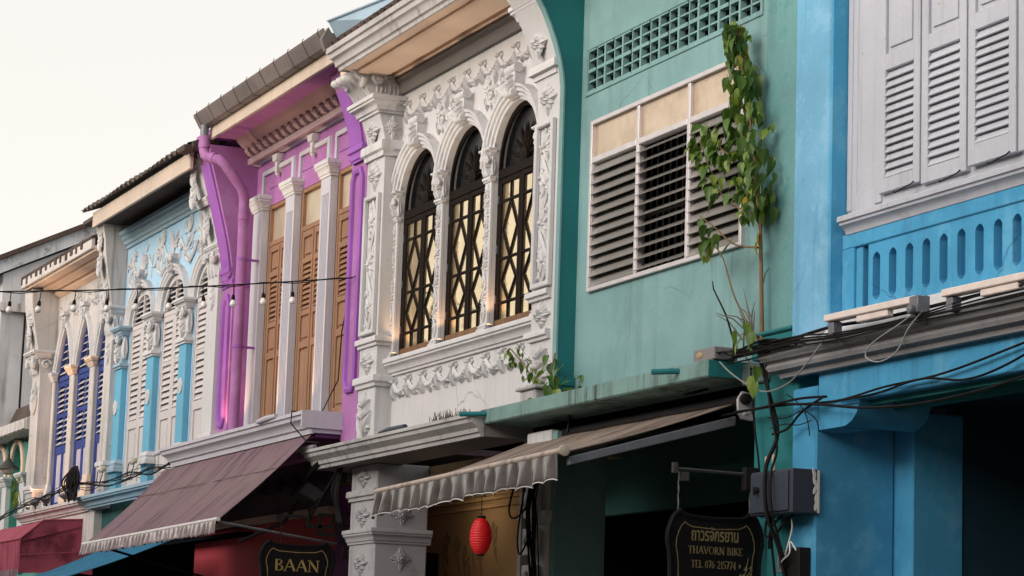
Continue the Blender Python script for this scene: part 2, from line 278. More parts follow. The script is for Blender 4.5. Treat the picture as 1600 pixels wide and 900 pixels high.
class MB:
    def __init__(s): s.v = []; s.f = []
    def add(s, vs, fs):
        b = len(s.v); s.v += [tuple(q) for q in vs]; s.f += [tuple(b+i for i in f) for f in fs]; return s
    def box(s, x0, x1, y0, y1, z0, z1):
        vs = [(x, y, z) for x in (x0, x1) for y in (y0, y1) for z in (z0, z1)]
        return s.add(vs, [(0, 1, 3, 2), (4, 6, 7, 5), (0, 4, 5, 1), (2, 3, 7, 6), (0, 2, 6, 4), (1, 5, 7, 3)])
    def prism(s, pts, d):
        """closed polygon (3D points) pushed along vector d"""
        n = len(pts); d = Vector(d); a = [Vector(p) for p in pts]; vs = a + [p+d for p in a]
        return s.add(vs, [tuple(range(n))[::-1], tuple(range(n, 2*n))] + [(i, (i+1) % n, n+(i+1) % n, n+i) for i in range(n)])
    def prism_x(s, yz, x0, x1): return s.prism([(x0, y, z) for y, z in yz], (x1-x0, 0, 0))
    def prism_y(s, xz, y0, y1): return s.prism([(x, y0, z) for x, z in xz], (0, y1-y0, 0))
    def ring(s, x0, x1, yf, yb, prof, left=True, right=True):
        """moulding mitred round the front and the two sides of a pier; prof = closed [(out,z)]"""
        n = len(prof); loops = []
        for o, z in prof:
            c = []
            if left: c += [(x0-o, yb, z), (x0-o, yf-o, z)]
            else: c += [(x0, yf-o, z)]
            if right: c += [(x1+o, yf-o, z), (x1+o, yb, z)]
            else: c += [(x1, yf-o, z)]
            loops.append(c)
        k = len(loops[0]); vs = [p for l in loops for p in l]; fs = []
        for i in range(n):
            j = (i+1) % n
            for a in range(k-1): fs.append((i*k+a, i*k+a+1, j*k+a+1, j*k+a))
        fs.append(tuple(i*k for i in range(n))); fs.append(tuple(i*k+k-1 for i in range(n))[::-1])
        return s.add(vs, fs)
    def sweep(s, pts, prof, closed=False, N=(0, -1, 0)):
        """profile [(r,n)] swept along 3D path lying in a plane with normal N; r is measured to the left of travel"""
        N = Vector(N); P = [Vector(p) for p in pts]; n = len(P); k = len(prof); vs = []
        for i, p in enumerate(P):
            a = P[(i-1) % n] if (closed or i > 0) else None; b = P[(i+1) % n] if (closed or i < n-1) else None
            t1 = (p-a).normalized() if a is not None else None; t2 = (b-p).normalized() if b is not None else None
            if t1 is None: t1 = t2
            if t2 is None: t2 = t1
            l1 = N.cross(t1); l2 = N.cross(t2); mm = (l1+l2); mm.normalize(); c = max(0.25, mm.dot(l1)); mm /= c
            for r, h in prof: vs.append(p + mm*r + N*h)
        fs = []
        for i in range(n if closed else n-1):
            j = (i+1) % n
            for a in range(k): fs.append((i*k+a, i*k+(a+1) % k, j*k+(a+1) % k, j*k+a))
        if not closed: fs += [tuple(range(k))[::-1], tuple((n-1)*k+a for a in range(k))]
        return s.add(vs, fs)
    def tube(s, pts, r, n=6, caps=True):
        P = [Vector(p) for p in pts]; m_ = len(P); rr = r if isinstance(r, (list, tuple)) else [r]*m_
        vs = []; prev = None
        for i, p in enumerate(P):
            t = (P[min(i+1, m_-1)]-P[max(i-1, 0)])
            if t.length < 1e-9: t = Vector((0, 0, 1))
            t.normalize()
            if prev is None:
                a = Vector((0, 0, 1)) if abs(t.z) < 0.9 else Vector((1, 0, 0)); prev = t.cross(a).normalized()
            e1 = (prev - t*prev.dot(t)); e1 = e1.normalized() if e1.length > 1e-6 else t.orthogonal().normalized(); prev = e1; e2 = t.cross(e1)
            for k in range(n):
                g = 2*math.pi*k/n; vs.append(p + (e1*math.cos(g)+e2*math.sin(g))*rr[i])
        fs = [(i*n+k, i*n+(k+1) % n, (i+1)*n+(k+1) % n, (i+1)*n+k) for i in range(m_-1) for k in range(n)]
        if caps: fs += [tuple(range(n))[::-1], tuple((m_-1)*n+k for k in range(n))]
        return s.add(vs, fs)
    def lathe(s, o, axis, prof, n=12):
        """prof [(r,h)] turned round an axis from point o"""
        o = Vector(o); ax = Vector(axis).normalized(); e1 = ax.orthogonal().normalized(); e2 = ax.cross(e1); k = len(prof)
        vs = [o+ax*h+(e1*math.cos(2*math.pi*j/n)+e2*math.sin(2*math.pi*j/n))*r for r, h in prof for j in range(n)]
        fs = [(i*n+j, i*n+(j+1) % n, (i+1)*n+(j+1) % n, (i+1)*n+j) for i in range(k-1) for j in range(n)]
        fs += [tuple(range(n))[::-1], tuple((k-1)*n+j for j in range(n))]
        return s.add(vs, fs)
    # ---- relief
    def petal(s, F, u, v, ang, L, W, H, n0=0.0):
        c, sn = math.cos(ang), math.sin(ang); vs = []
        for t, w, h in ((0, .4, .55), (.35, 1, 1), (.72, .72, .85), (1.0, .12, .25)):
            for q, hh in ((-1, 0.0), (-.55, .85), (0, .62), (.55, .85), (1, 0.0)):
                a = L*t; b = q*w*W*0.5
                vs.append(F.p(u+c*a-sn*b, v+sn*a+c*b, n0+H*h*hh))
        fs = [(i*5+j, i*5+j+1, (i+1)*5+j+1, (i+1)*5+j) for i in range(3) for j in range(4)] + [(15, 16, 17, 18, 19)]
        return s.add(vs, fs)
    def dome(s, F, u, v, ru, rv, H, n0=0.0, n=8):
        vs = []
        for r, h in ((1, 0), (.86, .55), (.5, .88)):
            for k in range(n): vs.append(F.p(u+ru*r*math.cos(2*math.pi*k/n), v+rv*r*math.sin(2*math.pi*k/n), n0+H*h))
        vs.append(F.p(u, v, n0+H))
        fs = [(i*n+k, i*n+(k+1) % n, (i+1)*n+(k+1) % n, (i+1)*n+k) for i in range(2) for k in range(n)] + [(2*n+k, 2*n+(k+1) % n, 3*n) for k in range(n)]
        return s.add(vs, fs)
    def scroll(s, F, u, v, Rr, turns, w, d=1, a0=0.0, n0=0.0):
        N_ = int(10*turns)+2; pts = []; rr = []
        for i in range(N_):
            t = i/(N_-1); a = a0+d*t*turns*2*math.pi; q = Rr*(1-.82*t); pts.append(F.p(u+q*math.cos(a), v+q*math.sin(a), n0+w*.5)); rr.append(w*(1-.35*t))
        s.tube(pts, rr, 5); return s.dome(F, u, v, w*1.4, w*1.4, w*1.6, n0)
    def stroke(s, F, pts, w0, w1, n0=0.0, n=5):
        m_ = len(pts); return s.tube([F.p(a, b, n0+(w0+(w1-w0)*i/(m_-1))*.5) for i, (a, b) in enumerate(pts)], [w0+(w1-w0)*i/(m_-1) for i in range(m_)], n)
    def rosette(s, F, u, v, r, H, k=6, a0=0.3):
        for i in range(k): s.petal(F, u, v, a0+2*math.pi*i/k, r, r*.75, H)
        return s.dome(F, u, v, r*.28, r*.28, H*1.35)
    def diamond(s, F, u, v, w, h, H):
        for i in range(12):
            a = 2*math.pi*i/12; L = 1/(abs(math.cos(a))/(w/2)+abs(math.sin(a))/(h/2)); s.petal(F, u, v, a, L, min(w, h)*.30, H*.8)
        for i in range(8):
            a = 2*math.pi*(i+.5)/8; L = .62/(abs(math.cos(a))/(w/2)+abs(math.sin(a))/(h/2)); s.petal(F, u, v, a, L, min(w, h)*.24, H*1.15, H*.2)
        return s.dome(F, u, v, min(w, h)*.12, min(w, h)*.12, H*1.5)
    def vine(s, F, u, v0, v1, w, H):
        h = v1-v0; k = max(2, int(h/(w*1.15))); st = h/k; g = random.Random(int(h*1000))
        s.stroke(F, [(u+math.sin(i*math.pi/4)*w*.28, v0+h*i/(k*4)) for i in range(k*4+1)], H*.5, H*.4)
        for i in range(k):
            v = v0+st*(i+.5); d = 1 if i % 2 else -1
            s.rosette(F, u-d*w*.12, v, w*.30, H, 5, g.random()*2)
            for a, L in ((.25, .55), (.9, .5), (-.35, .5), (-1.0, .48), (1.5, .40)):
                aa = (math.pi/2 if False else 0)+a+g.uniform(-.15, .15); cu = math.cos(aa)*d
                s.petal(F, u-d*w*.05, v+st*.05*a, math.atan2(math.sin(aa), cu), w*L, w*.26, H*.8)
            s.scroll(F, u+d*w*.26, v+st*.36, w*.15, 1.2, H*.35, d)
            for q in range(7): s.petal(F, u+g.uniform(-.42, .42)*w, v+st*g.uniform(-.5, .5), g.uniform(0, 6.28), w*g.uniform(.16, .28), w*.15, H*g.uniform(.5, .9))
        return s
    def garland_old(s, F, u0, u1, v, n, sag, H):
        st = (u1-u0)/n; g = random.Random(n*7)
        for i in range(n):
            a = u0+st*i
            for j in range(7):
                t = (j+.5)/7; b = 1-(2*t-1)**2; r = H*(.55+.75*b)*st/.62
                s.dome(F, a+st*t, v-sag*b, r*(1+.15*g.random()), r*1.15, H*(.7+.6*b), 0, 7)
                s.petal(F, a+st*t, v-sag*b, -math.pi/2+g.uniform(-.8, .8), r*1.5, r*.9, H*.7, H*.15)
        for i in range(n+1):
            a = u0+st*i
            for k in (-.28, 0, .28): s.petal(F, a, v+H*.4, -math.pi/2+k, sag*1.55, sag*.34, H*.9)
            for k in (-1, 1): s.scroll(F, a+k*H*.8, v+H*.9, H*.75, 1.1, H*.42, -k, 0)
            s.dome(F, a, v+H*.5, H*.6, H*.7, H*1.2)
        return s
    def garland(s, F, u0, u1, v, n, sag, H):
        """festoon: small leaves and buds strung between ribbon knots with hanging tassels"""
        st = (u1-u0)/n; g = random.Random(n*7)
        for i in range(n):
            a = u0+st*i
            s.stroke(F, [(a+st*t/8, v-sag*(1-(t/4-1)**2)*.9) for t in range(9)], H*.5, H*.5)
            for j in range(11):
                t = (j+.5)/11; b = 1-(2*t-1)**2; x, z = a+st*t, v-sag*b*.9; L = sag*(.34+.40*b)
                s.dome(F, x+g.uniform(-.01, .01), z-L*.1, L*.38, L*.36, H*(.75+.4*b+g.uniform(-.1, .2)), 0, 6)
                for q in (-1, 1): s.petal(F, x, z, -math.pi/2+q*(.5+g.random()*.9)+(t-.5)*1.4, L*(.9+.3*g.random()), L*.5, H*(.7+.4*g.random()), 0)
        for i in range(n+1):
            a = u0+st*i
            for k in (-.22, 0, .22): s.petal(F, a, v+H*.2, -math.pi/2+k, sag*1.7, sag*.30, H*1.1)
            for k in (-.2, .2): s.petal(F, a, v-sag*.6, -math.pi/2+k, sag*.9, sag*.22, H*1.2)
            for k in (-1, 1):
                s.scroll(F, a+k*sag*.30, v+sag*.32, sag*.26, 1.2, H*.30, -k, 0); s.petal(F, a, v+sag*.1, math.pi/2-k*.9, sag*.7, sag*.28, H)
            s.dome(F, a, v+sag*.15, sag*.16, sag*.18, H*1.5)
        return s
    def cartouche(s, F, u, v, w, h, H):
        for d in (-1, 1):
            s.scroll(F, u+d*w*.16, v-h*.08, w*.17, 1.5, H*.5, d, -1.2)
            s.scroll(F, u+d*w*.27, v+h*.26, w*.10, 1.1, H*.4, -d, 1)
            s.stroke(F, [(u+d*w*.05, v-h*.35), (u+d*w*.36, v-h*.25), (u+d*w*.40, v+h*.05), (u+d*w*.30, v+h*.22)], H*.5, H*.35)
            for a, q in ((.2, .26), (.9, .24), (-.6, .26), (1.35, .22), (-1.1, .25)):
                s.petal(F, u+d*w*.27, v+h*.0+a*h*.13, math.atan2(math.sin(a), math.cos(a)*d), w*q, w*.12, H*.9)
        for k in (-.4, 0, .4): s.petal(F, u, v+h*.12, math.pi/2+k, h*.42, h*.14, H)
        for k in (-.4, .4): s.petal(F, u, v-h*.2, -math.pi/2+k, h*.34, h*.13, H)
        return s.dome(F, u, v, w*.06, h*.10, H*1.3)
    def acanthus(s, F, u, v, w, h, H):
        """upright leaf spray, wide at the middle"""
        for q, L in ((0, 1), (.28, .85), (-.28, .85), (.6, .62), (-.6, .62)): s.petal(F, u, v-h*.5, math.pi/2+q, h*L, w*.30, H)
        for d in (-1, 1):
            s.petal(F, u, v-h*.15, math.pi/2-d*1.0, w*.52, w*.26, H*1.1); s.petal(F, u, v+h*.1, math.pi/2-d*.9, w*.46, w*.22, H*1.1)
            s.scroll(F, u+d*w*.2, v-h*.34, w*.13, 1.1, H*.4, d)
        s.dome(F, u, v-h*.05, w*.16, h*.12, H*1.35); return s.dome(F, u, v+h*.2, w*.1, h*.08, H*1.2)
    def islands(s):
        n = len(s.v); p = list(range(n))
        def f(a):
            while p[a] != a: p[a] = p[p[a]]; a = p[a]
            return a
        for q in s.f:
            for i in q[1:]:
                a, c = f(q[0]), f(i)
                if a != c: p[a] = c
        isl = {}
        for i in range(n): isl.setdefault(f(i), []).append(i)
        I = list(isl.values()); B = [([min(s.v[i][k] for i in v) for k in range(3)], [max(s.v[i][k] for i in v) for k in range(3)]) for v in I]
        q = list(range(len(I)))
        def g(a):
            while q[a] != a: a = q[a]
            return a
        for i in range(len(I)):
            for j in range(i):
                if all(B[i][0][k] <= B[j][1][k]+.003 and B[j][0][k] <= B[i][1][k]+.003 for k in range(3)):
                    a, c = g(i), g(j)
                    if a != c: q[a] = c
        grp = {}
        for i in range(len(I)): grp.setdefault(g(i), []).extend(I[i])
        out = []
        for vs in grp.values():
            mp = {o: k for k, o in enumerate(vs)}; m_ = MB(); m_.v = [s.v[i] for i in vs]; m_.f = [tuple(mp[i] for i in q_) for q_ in s.f if q_[0] in mp]; out.append(m_)
        return out
    def build(s, name, mat, parent=None, smooth=35, bevel=0.0, label=None, uvz=None):
        if parent is not None and name in SPLIT:
            parts = s.islands()
            if len(parts) > 1: return [q.build1(name, mat, parent, smooth, bevel, label, uvz) for q in parts][0]
        return s.build1(name, mat, parent, smooth, bevel, label, uvz)
    def build1(s, name, mat, parent=None, smooth=35, bevel=0.0, label=None, uvz=None):
        me = bpy.data.meshes.new(name)
        o0 = ORG.get(parent.name, Vector((0, 0, 0))) if parent is not None else (uvz or Vector((0, 0, 0)))
        me.from_pydata([(x-o0.x, y-o0.y, z-o0.z) for x, y, z in s.v], [], s.f)
        bm = bmesh.new(); bm.from_mesh(me); bmesh.ops.recalc_face_normals(bm, faces=bm.faces); bm.to_mesh(me); bm.free()
        me.materials.append(mat)
        if smooth:
            me.polygons.foreach_set("use_smooth", [True]*len(me.polygons)); me.set_sharp_from_angle(angle=R(smooth))
        o = bpy.data.objects.new(name, me); COL.objects.link(o)
        if parent is not None: o.parent = parent
        else: o.location = o0
        ORG[o.name] = Vector(o0)
        if bevel:
            b = o.modifiers.new("bevel", 'BEVEL'); b.width = bevel; b.segments = 1; b.limit_method = 'ANGLE'; b.angle_limit = R(40)
        if label: o["label"] = label
        return o
def tag(o, label, cat, group=None, kind=None):
    if label: o["label"] = label
    if cat: o["category"] = cat
    if group: o["group"] = group
    if kind: o["kind"] = kind
    return o
def thing(name, label, cat, loc=(0, 0, 0), group=None):
    o = bpy.data.objects.new(name, None); COL.objects.link(o); o.location = loc; o.empty_display_size = 0.2
    ORG[o.name] = Vector(loc); return tag(o, label, cat, group)
def put(me, name, parent, loc, scale=(1, 1, 1), rot=None):
    """one more piece sharing mesh data, placed in world metres under its parent"""
    o = bpy.data.objects.new(name, me); COL.objects.link(o); o.parent = parent
    o.location = Vector(loc) - ORG[parent.name]; o.scale = scale
    if rot is not None: o.rotation_euler = rot
    ORG[o.name] = Vector(loc); return o
def mesh_of(mb, name, mat, smooth=35):
    me = bpy.data.meshes.new(name); me.from_pydata([tuple(v) for v in mb.v], [], mb.f)
    bm = bmesh.new(); bm.from_mesh(me); bmesh.ops.recalc_face_normals(bm, faces=bm.faces); bm.to_mesh(me); bm.free()
    me.materials.append(mat)
    if smooth: me.polygons.foreach_set("use_smooth", [True]*len(me.polygons)); me.set_sharp_from_angle(angle=R(smooth))
    return me
def cornice(z0, z1, p):
    h = z1-z0
    return [(0, z0), (.22*p, z0), (.24*p, z0+.14*h), (.40*p, z0+.18*h), (.46*p, z0+.34*h), (.62*p, z0+.50*h), (.84*p, z0+.58*h), (.86*p, z0+.70*h), (p, z0+.74*h), (p, z1-.04*h), (.96*p, z1), (0, z1)]
def band(z0, z1, p):
    h = z1-z0
    return [(0, z0), (.5*p, z0), (.55*p, z0+.3*h), (p, z0+.42*h), (p, z0+.9*h), (.9*p, z1), (0, z1)]
def base_prof(z0, z1, p):
    h = z1-z0
    return [(0, z0), (p, z0), (p, z0+.35*h), (.55*p, z0+.5*h), (.75*p, z0+.68*h), (.3*p, z0+.85*h), (.2*p, z1), (0, z1)]
def moulding(mb, x0, x1, prof, yb=0.0):
    """straight moulding along the street; prof = [(out,z)]"""
    return mb.prism_x([(yb-o, z) for o, z in prof], x0, x1)
def arc(cx, cz, rx, rz, a0, a1, n, pointed=0.0):
    out = []
    for i in range(n+1):
        a = a0+(a1-a0)*i/n; c, s_ = math.cos(a), math.sin(a)
        if pointed:
            # two-centred lancet: blend the circle with a straight-ish gable
            x = rx*c; q = 1-abs(c); z = rz*((1-pointed)*s_ + pointed*(1-abs(c)**1.55)) ; out.append((cx+x, cz+z))
        else: out.append((cx+rx*c, cz+rz*s_))
    return out
def arched_wall(mb, x0, x1, z0, z1, yf, yb, ops, n=14):
    """solid wall with openings: ops = [(cx, half width, sill z, spring z, rise, pointed)]"""
    x = x0
    for cx, hw, zb, zs, rise, pt in ops:
        if cx-hw > x: mb.box(x, cx-hw, yf, yb, z0, z1)
        if zb > z0: mb.box(cx-hw, cx+hw, yf, yb, z0, zb)
        if rise > 0:
            A = arc(cx, zs, hw, rise, math.pi, 0, n, pt)
            for (xa, za), (xb, zb2) in zip(A, A[1:]): mb.prism_y([(xa, za), (xb, zb2), (xb, z1), (xa, z1)], yf, yb)
        else: mb.box(cx-hw, cx+hw, yf, yb, zs, z1)
        x = cx+hw
    if x < x1: mb.box(x, x1, yf, yb, z0, z1)
    return mb
def frame_rect(mb, x0, x1, z0, z1, yf, yb, w):
    mb.box(x0, x0+w, yf, yb, z0, z1); mb.box(x1-w, x1, yf, yb, z0, z1); mb.box(x0+w, x1-w, yf, yb, z0, z0+w); return mb.box(x0+w, x1-w, yf, yb, z1-w, z1)
def slat_rows(parent, x0, x1, z0, z1, n, y, mat, depth=0.05, th=0.010, tilt=35, cache={}, jitter=0.0, name="slat"):
    """n louvre slats, each a piece of its own"""
    w = x1-x0; key = (round(w, 3), depth, th, tilt, mat.name)
    if key not in cache:
        b = MB(); a = R(tilt); c, s_ = math.cos(a), math.sin(a)
        # slat leans: outer (street) edge low
        P = [(-depth/2, -th/2), (depth/2, -th/2), (depth/2, th/2), (-depth/2, th/2)]
        b.prism_x([(q*c - r_*s_, q*s_ + r_*c) for q, r_ in P], -w/2, w/2)
        cache[key] = mesh_of(b, "slat", mat, 0)
    st = (z1-z0)/n
    for i in range(n):
        put(cache[key], name, parent, ((x0+x1)/2, y, z0+st*(i+.5)), rot=(R(rng.uniform(-1, 1)*jitter), R(rng.uniform(-.3, .3)*jitter*.4), 0))
def spline(pts, k=6):
    P = [Vector(p) for p in pts]; out = []
    for i in range(len(P)-1):
        a = P[max(i-1, 0)]; b = P[i]; c = P[i+1]; d = P[min(i+2, len(P)-1)]
        for j in range(k):
            t = j/k; out.append(0.5*((2*b)+(c-a)*t+(2*a-5*b+4*c-d)*t*t+(3*b-a-3*c+d)*t*t*t))
    out.append(P[-1]); return out
def cable(mb, pts, r=0.008, k=6, n=5): return mb.tube(spline(pts, k), r, n)
# ------------------------------------------------------------------ setting: ground
b = MB(); b.box(-400, 400, -400, -1.6, -0.3, 0.0); tag(b.build("road", M['asphalt'], None, 0), None, None, None, "structure")
b = MB(); b.box(-400, 400, -1.6, 400, -0.3, 0.14); tag(b.build("pavement", M['paving'], None, 0), None, None, None, "structure")

def corbel_profile(y0, ys):
    """side outline of a party-wall pier that swings out under the eave: list of (y,z)"""
    return [(0.15, 0)]+[(0.15, ys[-1][1])]+[(y, z) for y, z in reversed(ys)]+[(y0, 0.0)]

# the terrace on the other side of the street, behind the camera: it shuts off the low sky
OT = thing("opposite_terrace", "plain beige terrace of shophouses across the street", "terrace", (-20, -13, 0))
b = MB(); b.box(-75, 25, -22, -12.5, 0, 6.8); b.build("wall", plaster("beige_plaster", (0.34, 0.29, 0.24, 1)), OT, 0)
b = MB(); b.prism_x([(-11.8, 6.8), (-17, 8.4), (-22, 6.8)], -75.5, 25.5); b.build("roof", M['tile'], OT, 0)

# ================================================================== BLUE SHOPHOUSE
H = thing("blue_shophouse", "bright blue shophouse with white louvred shutters over a slotted parapet, nearest on the right", "shophouse", (-13.0, 0, 0))
XB0, XB1 = -14.78, -8.0
b = MB()
b.box(-15.27, -14.80, -0.11, 0.2, 3.82, 10.0)                       # upper pier
b.build("pier", M['bluepale'], H, 0, 0.012)
b = MB(); b.box(-14.797, -14.765, -0.105, 0.2, 4.0, 10.0)
b.build("pier_return", M['blue'], H, 0)  # side strip in deeper blue, painting the weaker light there
b = MB(); b.box(-15.24, -14.917, -0.11, 0.50, 0.14, 3.70)
b.build("lower_pier", M['blue'], H, 0, 0.012)
b = MB(); b.box(-14.915, -14.69, 0.503, 0.9, 0.14, 3.55); b.box(-14.95, -14.915, 0.503, 0.9, 0.14, 3.55)
b.build("inner_pilaster", M['blue'], H, 0, 0.01)
# quarter-round bracket under the beam
yz = [(-0.095, 3.56), (-0.095, 3.40), (0.0, 3.385), (0.10, 3.39), (0.22, 3.41), (0.33, 3.45), (0.41, 3.50), (0.46, 3.56)]
b = MB(); b.prism_x(yz, -14.912, -14.62)
xz = [(-14.62, 3.555), (-14.62, 3.40), (-14.56, 3.405), (-14.49, 3.43), (-14.43, 3.475), (-14.40, 3.53), (-14.39, 3.555)]
b.prism_y(xz, -0.092, 0.45)
b.build("bracket", M['blue'], H, 30)
b = MB(); b.box(-14.913, XB1, -0.10, 0.35, 3.56, 3.80)
b.build("beam", M['blue'], H, 0, 0.008)
b = MB(); b.box(-14.38, XB1, -0.02, 0.02, 3.525, 3.557); b.box(-14.38, XB1, 0.16, 0.22, 3.50, 3.557)
b.build("beam_trim", M['tealdeep'], H, 0)
# ledge, wraps the pier
b = MB(); b.ring(-15.27, XB1, -0.113, 0.2, [(0, 3.78), (.05, 3.78), (.06, 3.81), (.11, 3.825), (.125, 3.85), (.115, 3.875), (.15, 3.89), (.17, 3.93), (.16, 3.965), (.0, 3.975)], left=True, right=False)
b.build("ledge", M['ledgegrey'], H, 40)
b = MB(); b.prism_x([(-0.20, 3.976), (-0.05, 4.15), (0.025, 4.17), (0.025, 3.976)], -14.76, XB1)
b.build("ledge_flashing", M['trim'], H, 0)
b = MB(); b.prism_x([(-0.21, 3.976), (-0.17, 4.03), (-0.11, 4.06), (-0.11, 3.976)], -15.27, -14.79)
b.build("mortar_fillet", M['ledge'], H, 0)
# parapet wall with recessed panel and slots
b = MB(); b.box(-14.762, XB1, 0.11, 0.2, 4.0, 4.70)
b.box(-14.762, XB1, -0.02, 0.11, 4.60, 4.70); b.box(-14.762, -14.61, -0.02, 0.11, 4.0, 4.60); b.box(-14.61, -14.53, 0.0, 0.11, 4.0, 4.60)
b.build("parapet_wall", M['blue'], H, 0, 0.006)
pb = MB(); zt, zb_, hw, pit = 4.535, 4.215, 0.046, 0.10
# one bay of the pierced panel: a plate with a slot pointed at both ends
o_ = [(-pit, 4.09), (pit, 4.09), (pit, 4.60), (-pit, 4.60)]
i_ = [(-hw, zb_+.035), (-hw*.62, zb_+.012), (0, zb_), (hw*.62, zb_+.012), (hw, zb_+.035), (hw, zt-.035), (hw*.62, zt-.012), (0, zt), (-hw*.62, zt-.012), (-hw, zt-.035)]
def plate(yf, yb):
    vs = [(x, yf, z) for x, z in o_] + [(x, yf, z) for x, z in i_] + [(x, yb, z) for x, z in i_]
    fs = [(0, 1, 8, 7, 6, 5, 4), (1, 2, 9, 8), (2, 3, 13, 12, 11, 10, 9), (3, 0, 4, 13)]
    fs += [(4+k, 4+(k+1) % 10, 14+(k+1) % 10, 14+k) for k in range(10)]
    return vs, fs
vs_, fs_ = plate(-0.0, 0.112)
pb.add(vs_, fs_)
pme = mesh_of(pb, "slotted_panel", M['blue'], 0)
for k in range(0, 28): put(pme, "slotted_panel", H, (-14.345+0.2*k+0.0, -0.005, 0))
# window sill and frame
b = MB(); moulding(b, -14.70, XB1, cornice(4.67, 4.81, 0.12), 0.02)
b.build("window_sill", M['whitewood'], H, 40)
b = MB(); b.box(-14.755, -14.31, 0.02, 0.06, 4.86, 7.2); b.box(-14.755, -14.70, 0.005, 0.06, 4.86, 7.2); b.box(-14.40, -14.31, 0.0, 0.06, 4.86, 7.2); b.box(-14.70, -14.64, 0.012, 0.06, 4.86, 7.2)
b.box(-14.755, XB1, 0.014, 0.06, 4.81, 4.96)
b.build("window_frame", M['whitewood'], H, 0, 0.005)
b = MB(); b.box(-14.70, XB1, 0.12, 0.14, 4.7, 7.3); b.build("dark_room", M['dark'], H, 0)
def blue_leaf(x0, x1, zb, zs0, zs1, skew):
    w = x1-x0
    b = MB(); y0, y1 = -0.03+skew, 0.012+skew
    b.box(x0, x0+.075, y0, y1, zb, 7.1); b.box(x1-.075, x1, y0, y1, zb, 7.1)
    b.box(x0+.075, x1-.075, y0, y1, zb, zs0); b.box(x0+.075, x1-.075, y0, y1, zs1, zs1+.11); b.box(x0+.075, x1-.075, y0, y1, 6.35, 6.45)
    b.box(x0+.075, x1-.075, y0+.022, y1-.004, zs1+.11, 6.35)
    b.box(x0+.115, x1-.115, y0+.010, y0+.022, zs1+.15, 6.31)
    f = b.build("shutter", M['whitewood'], H, 0, 0.004)
    slat_rows(f, x0+.077, x1-.077, zs0+.005, zs1-.005, 13, y0+.022, M['whitewood'], depth=.074, th=.010, tilt=60, jitter=1.6)
    b = MB(); b.tube([(x1-.05, y0-.03, zb-.01), (x1-.20, y0-.06, zb-.045), (x1-.22, y0-.05, zb-.03)], .005, 5); b.tube([(x1-.05, y0-.03, zb-.01), (x1-.055, y0-.005, zb+.012)], .005, 5)
    b.build("window_stay", M['iron'], f, 30)
    return f
blue_leaf(-14.295, -13.80, 4.905, 5.00, 5.72, 0.0)
blue_leaf(-13.785, -13.27, 4.885, 4.985, 5.74, 0.004)
blue_leaf(-13.225, -12.71, 4.90, 5.03, 5.75, -0.012)
blue_leaf(-12.70, -12.20, 4.90, 5.03, 5.75, 0.0)
blue_leaf(-12.16, -11.66, 4.90, 5.03, 5.75, 0.0)
b = MB(); b.box(-14.76, XB1, -0.02, 0.2, 7.2, 10.0); b.build("upper_wall", M['blue'], H, 0)
# ground floor interior and roof
b = MB(); b.box(-14.69, XB1, 2.6, 2.8, 0.14, 3.8); b.box(-14.95, -14.70, 0.902, 2.6, 0.14, 3.8); b.box(XB1, XB1+.2, -0.1, 2.6, 0.14, 7.2)
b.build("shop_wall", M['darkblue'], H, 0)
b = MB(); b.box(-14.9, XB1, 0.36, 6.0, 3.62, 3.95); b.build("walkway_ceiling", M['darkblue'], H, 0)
b = MB(); b.prism_x([(-1.0, 10.0), (6, 12.5), (6, 12.65), (-1.0, 10.15)], -15.3, XB1); b.build("roof", M['tile'], H, 0)

# ================================================================== TEAL SHOPHOUSE
H = thing("teal_shophouse", "sea-green teal shophouse with a wide glass louvre window and a row of pierced vent blocks", "shophouse", (-17.5, 0, 0))
vx0, vx1, vz0, vz1 = -18.96, -15.98, 6.535, 6.895
wx0, wx1, wz0, wz1 = -18.81, -16.17, 4.84, 6.265
b = MB()
b.box(-19.14, vx0, 0, .15, 3.97, 7.9); b.box(vx1, -15.84, 0, .15, 3.97, 7.9)
b.box(vx0, wx0, 0, .15, 3.97, vz0); b.box(wx1, vx1, 0, .15, 3.97, vz0)
b.box(wx0, wx1, 0, .15, 3.97, wz0); b.box(wx0, wx1, 0, .15, wz1, vz0); b.box(vx0, vx1, 0, .15, vz1, 7.9)
b.build("wall", M['teal'], H, 0)
b = MB(); b.box(-15.84, -15.273, -0.035, .15, 3.97, 10.0)
b.build("pier", M['tealworn'], H, 0, 0.01)
b = MB(); b.box(-15.93, -15.273, -0.06, .0, 3.97, 4.10); b.box(-15.80, -15.28, -0.12, -.06, 4.12, 4.15); b.box(-15.80, -15.28, -0.10, -.06, 4.05, 4.12)
b.build("pier_foot", M['tealdeep'], H, 0, 0.01)
b = MB(); b.box(-15.85, -15.243, -0.07, .5, 0.14, 3.84)
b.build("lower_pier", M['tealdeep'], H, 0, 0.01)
# left party pier: teal strip with the swinging bracket
prof = [(-.165, 4.0), (-.165, 6.60), (-.18, 6.72), (-.21, 6.85), (-.25, 6.98), (-.30, 7.10), (-.36, 7.23), (-.44, 7.36), (-.54, 7.48), (-.66, 7.58), (-.70, 7.75)]
b = MB(); b.prism_x([(0.1, 4.0)]+prof+[(0.1, 7.75)], -19.138, -19.07)
b.build("party_bracket", M['tealdeep'], H, 20)
b = MB(); b.prism_x([(y-.004, z) for y, z in prof]+[(y+.012, z) for y, z in reversed(prof)], -19.139, -19.066)
b.build("bracket_edge", M['teal'], H, 30)
b = MB(); b.ring(-19.12, -19.07, -.165, 0.0, band(4.05, 4.17, .035), left=False); b.build("pier_base", M['tealdeep'], H, 30)
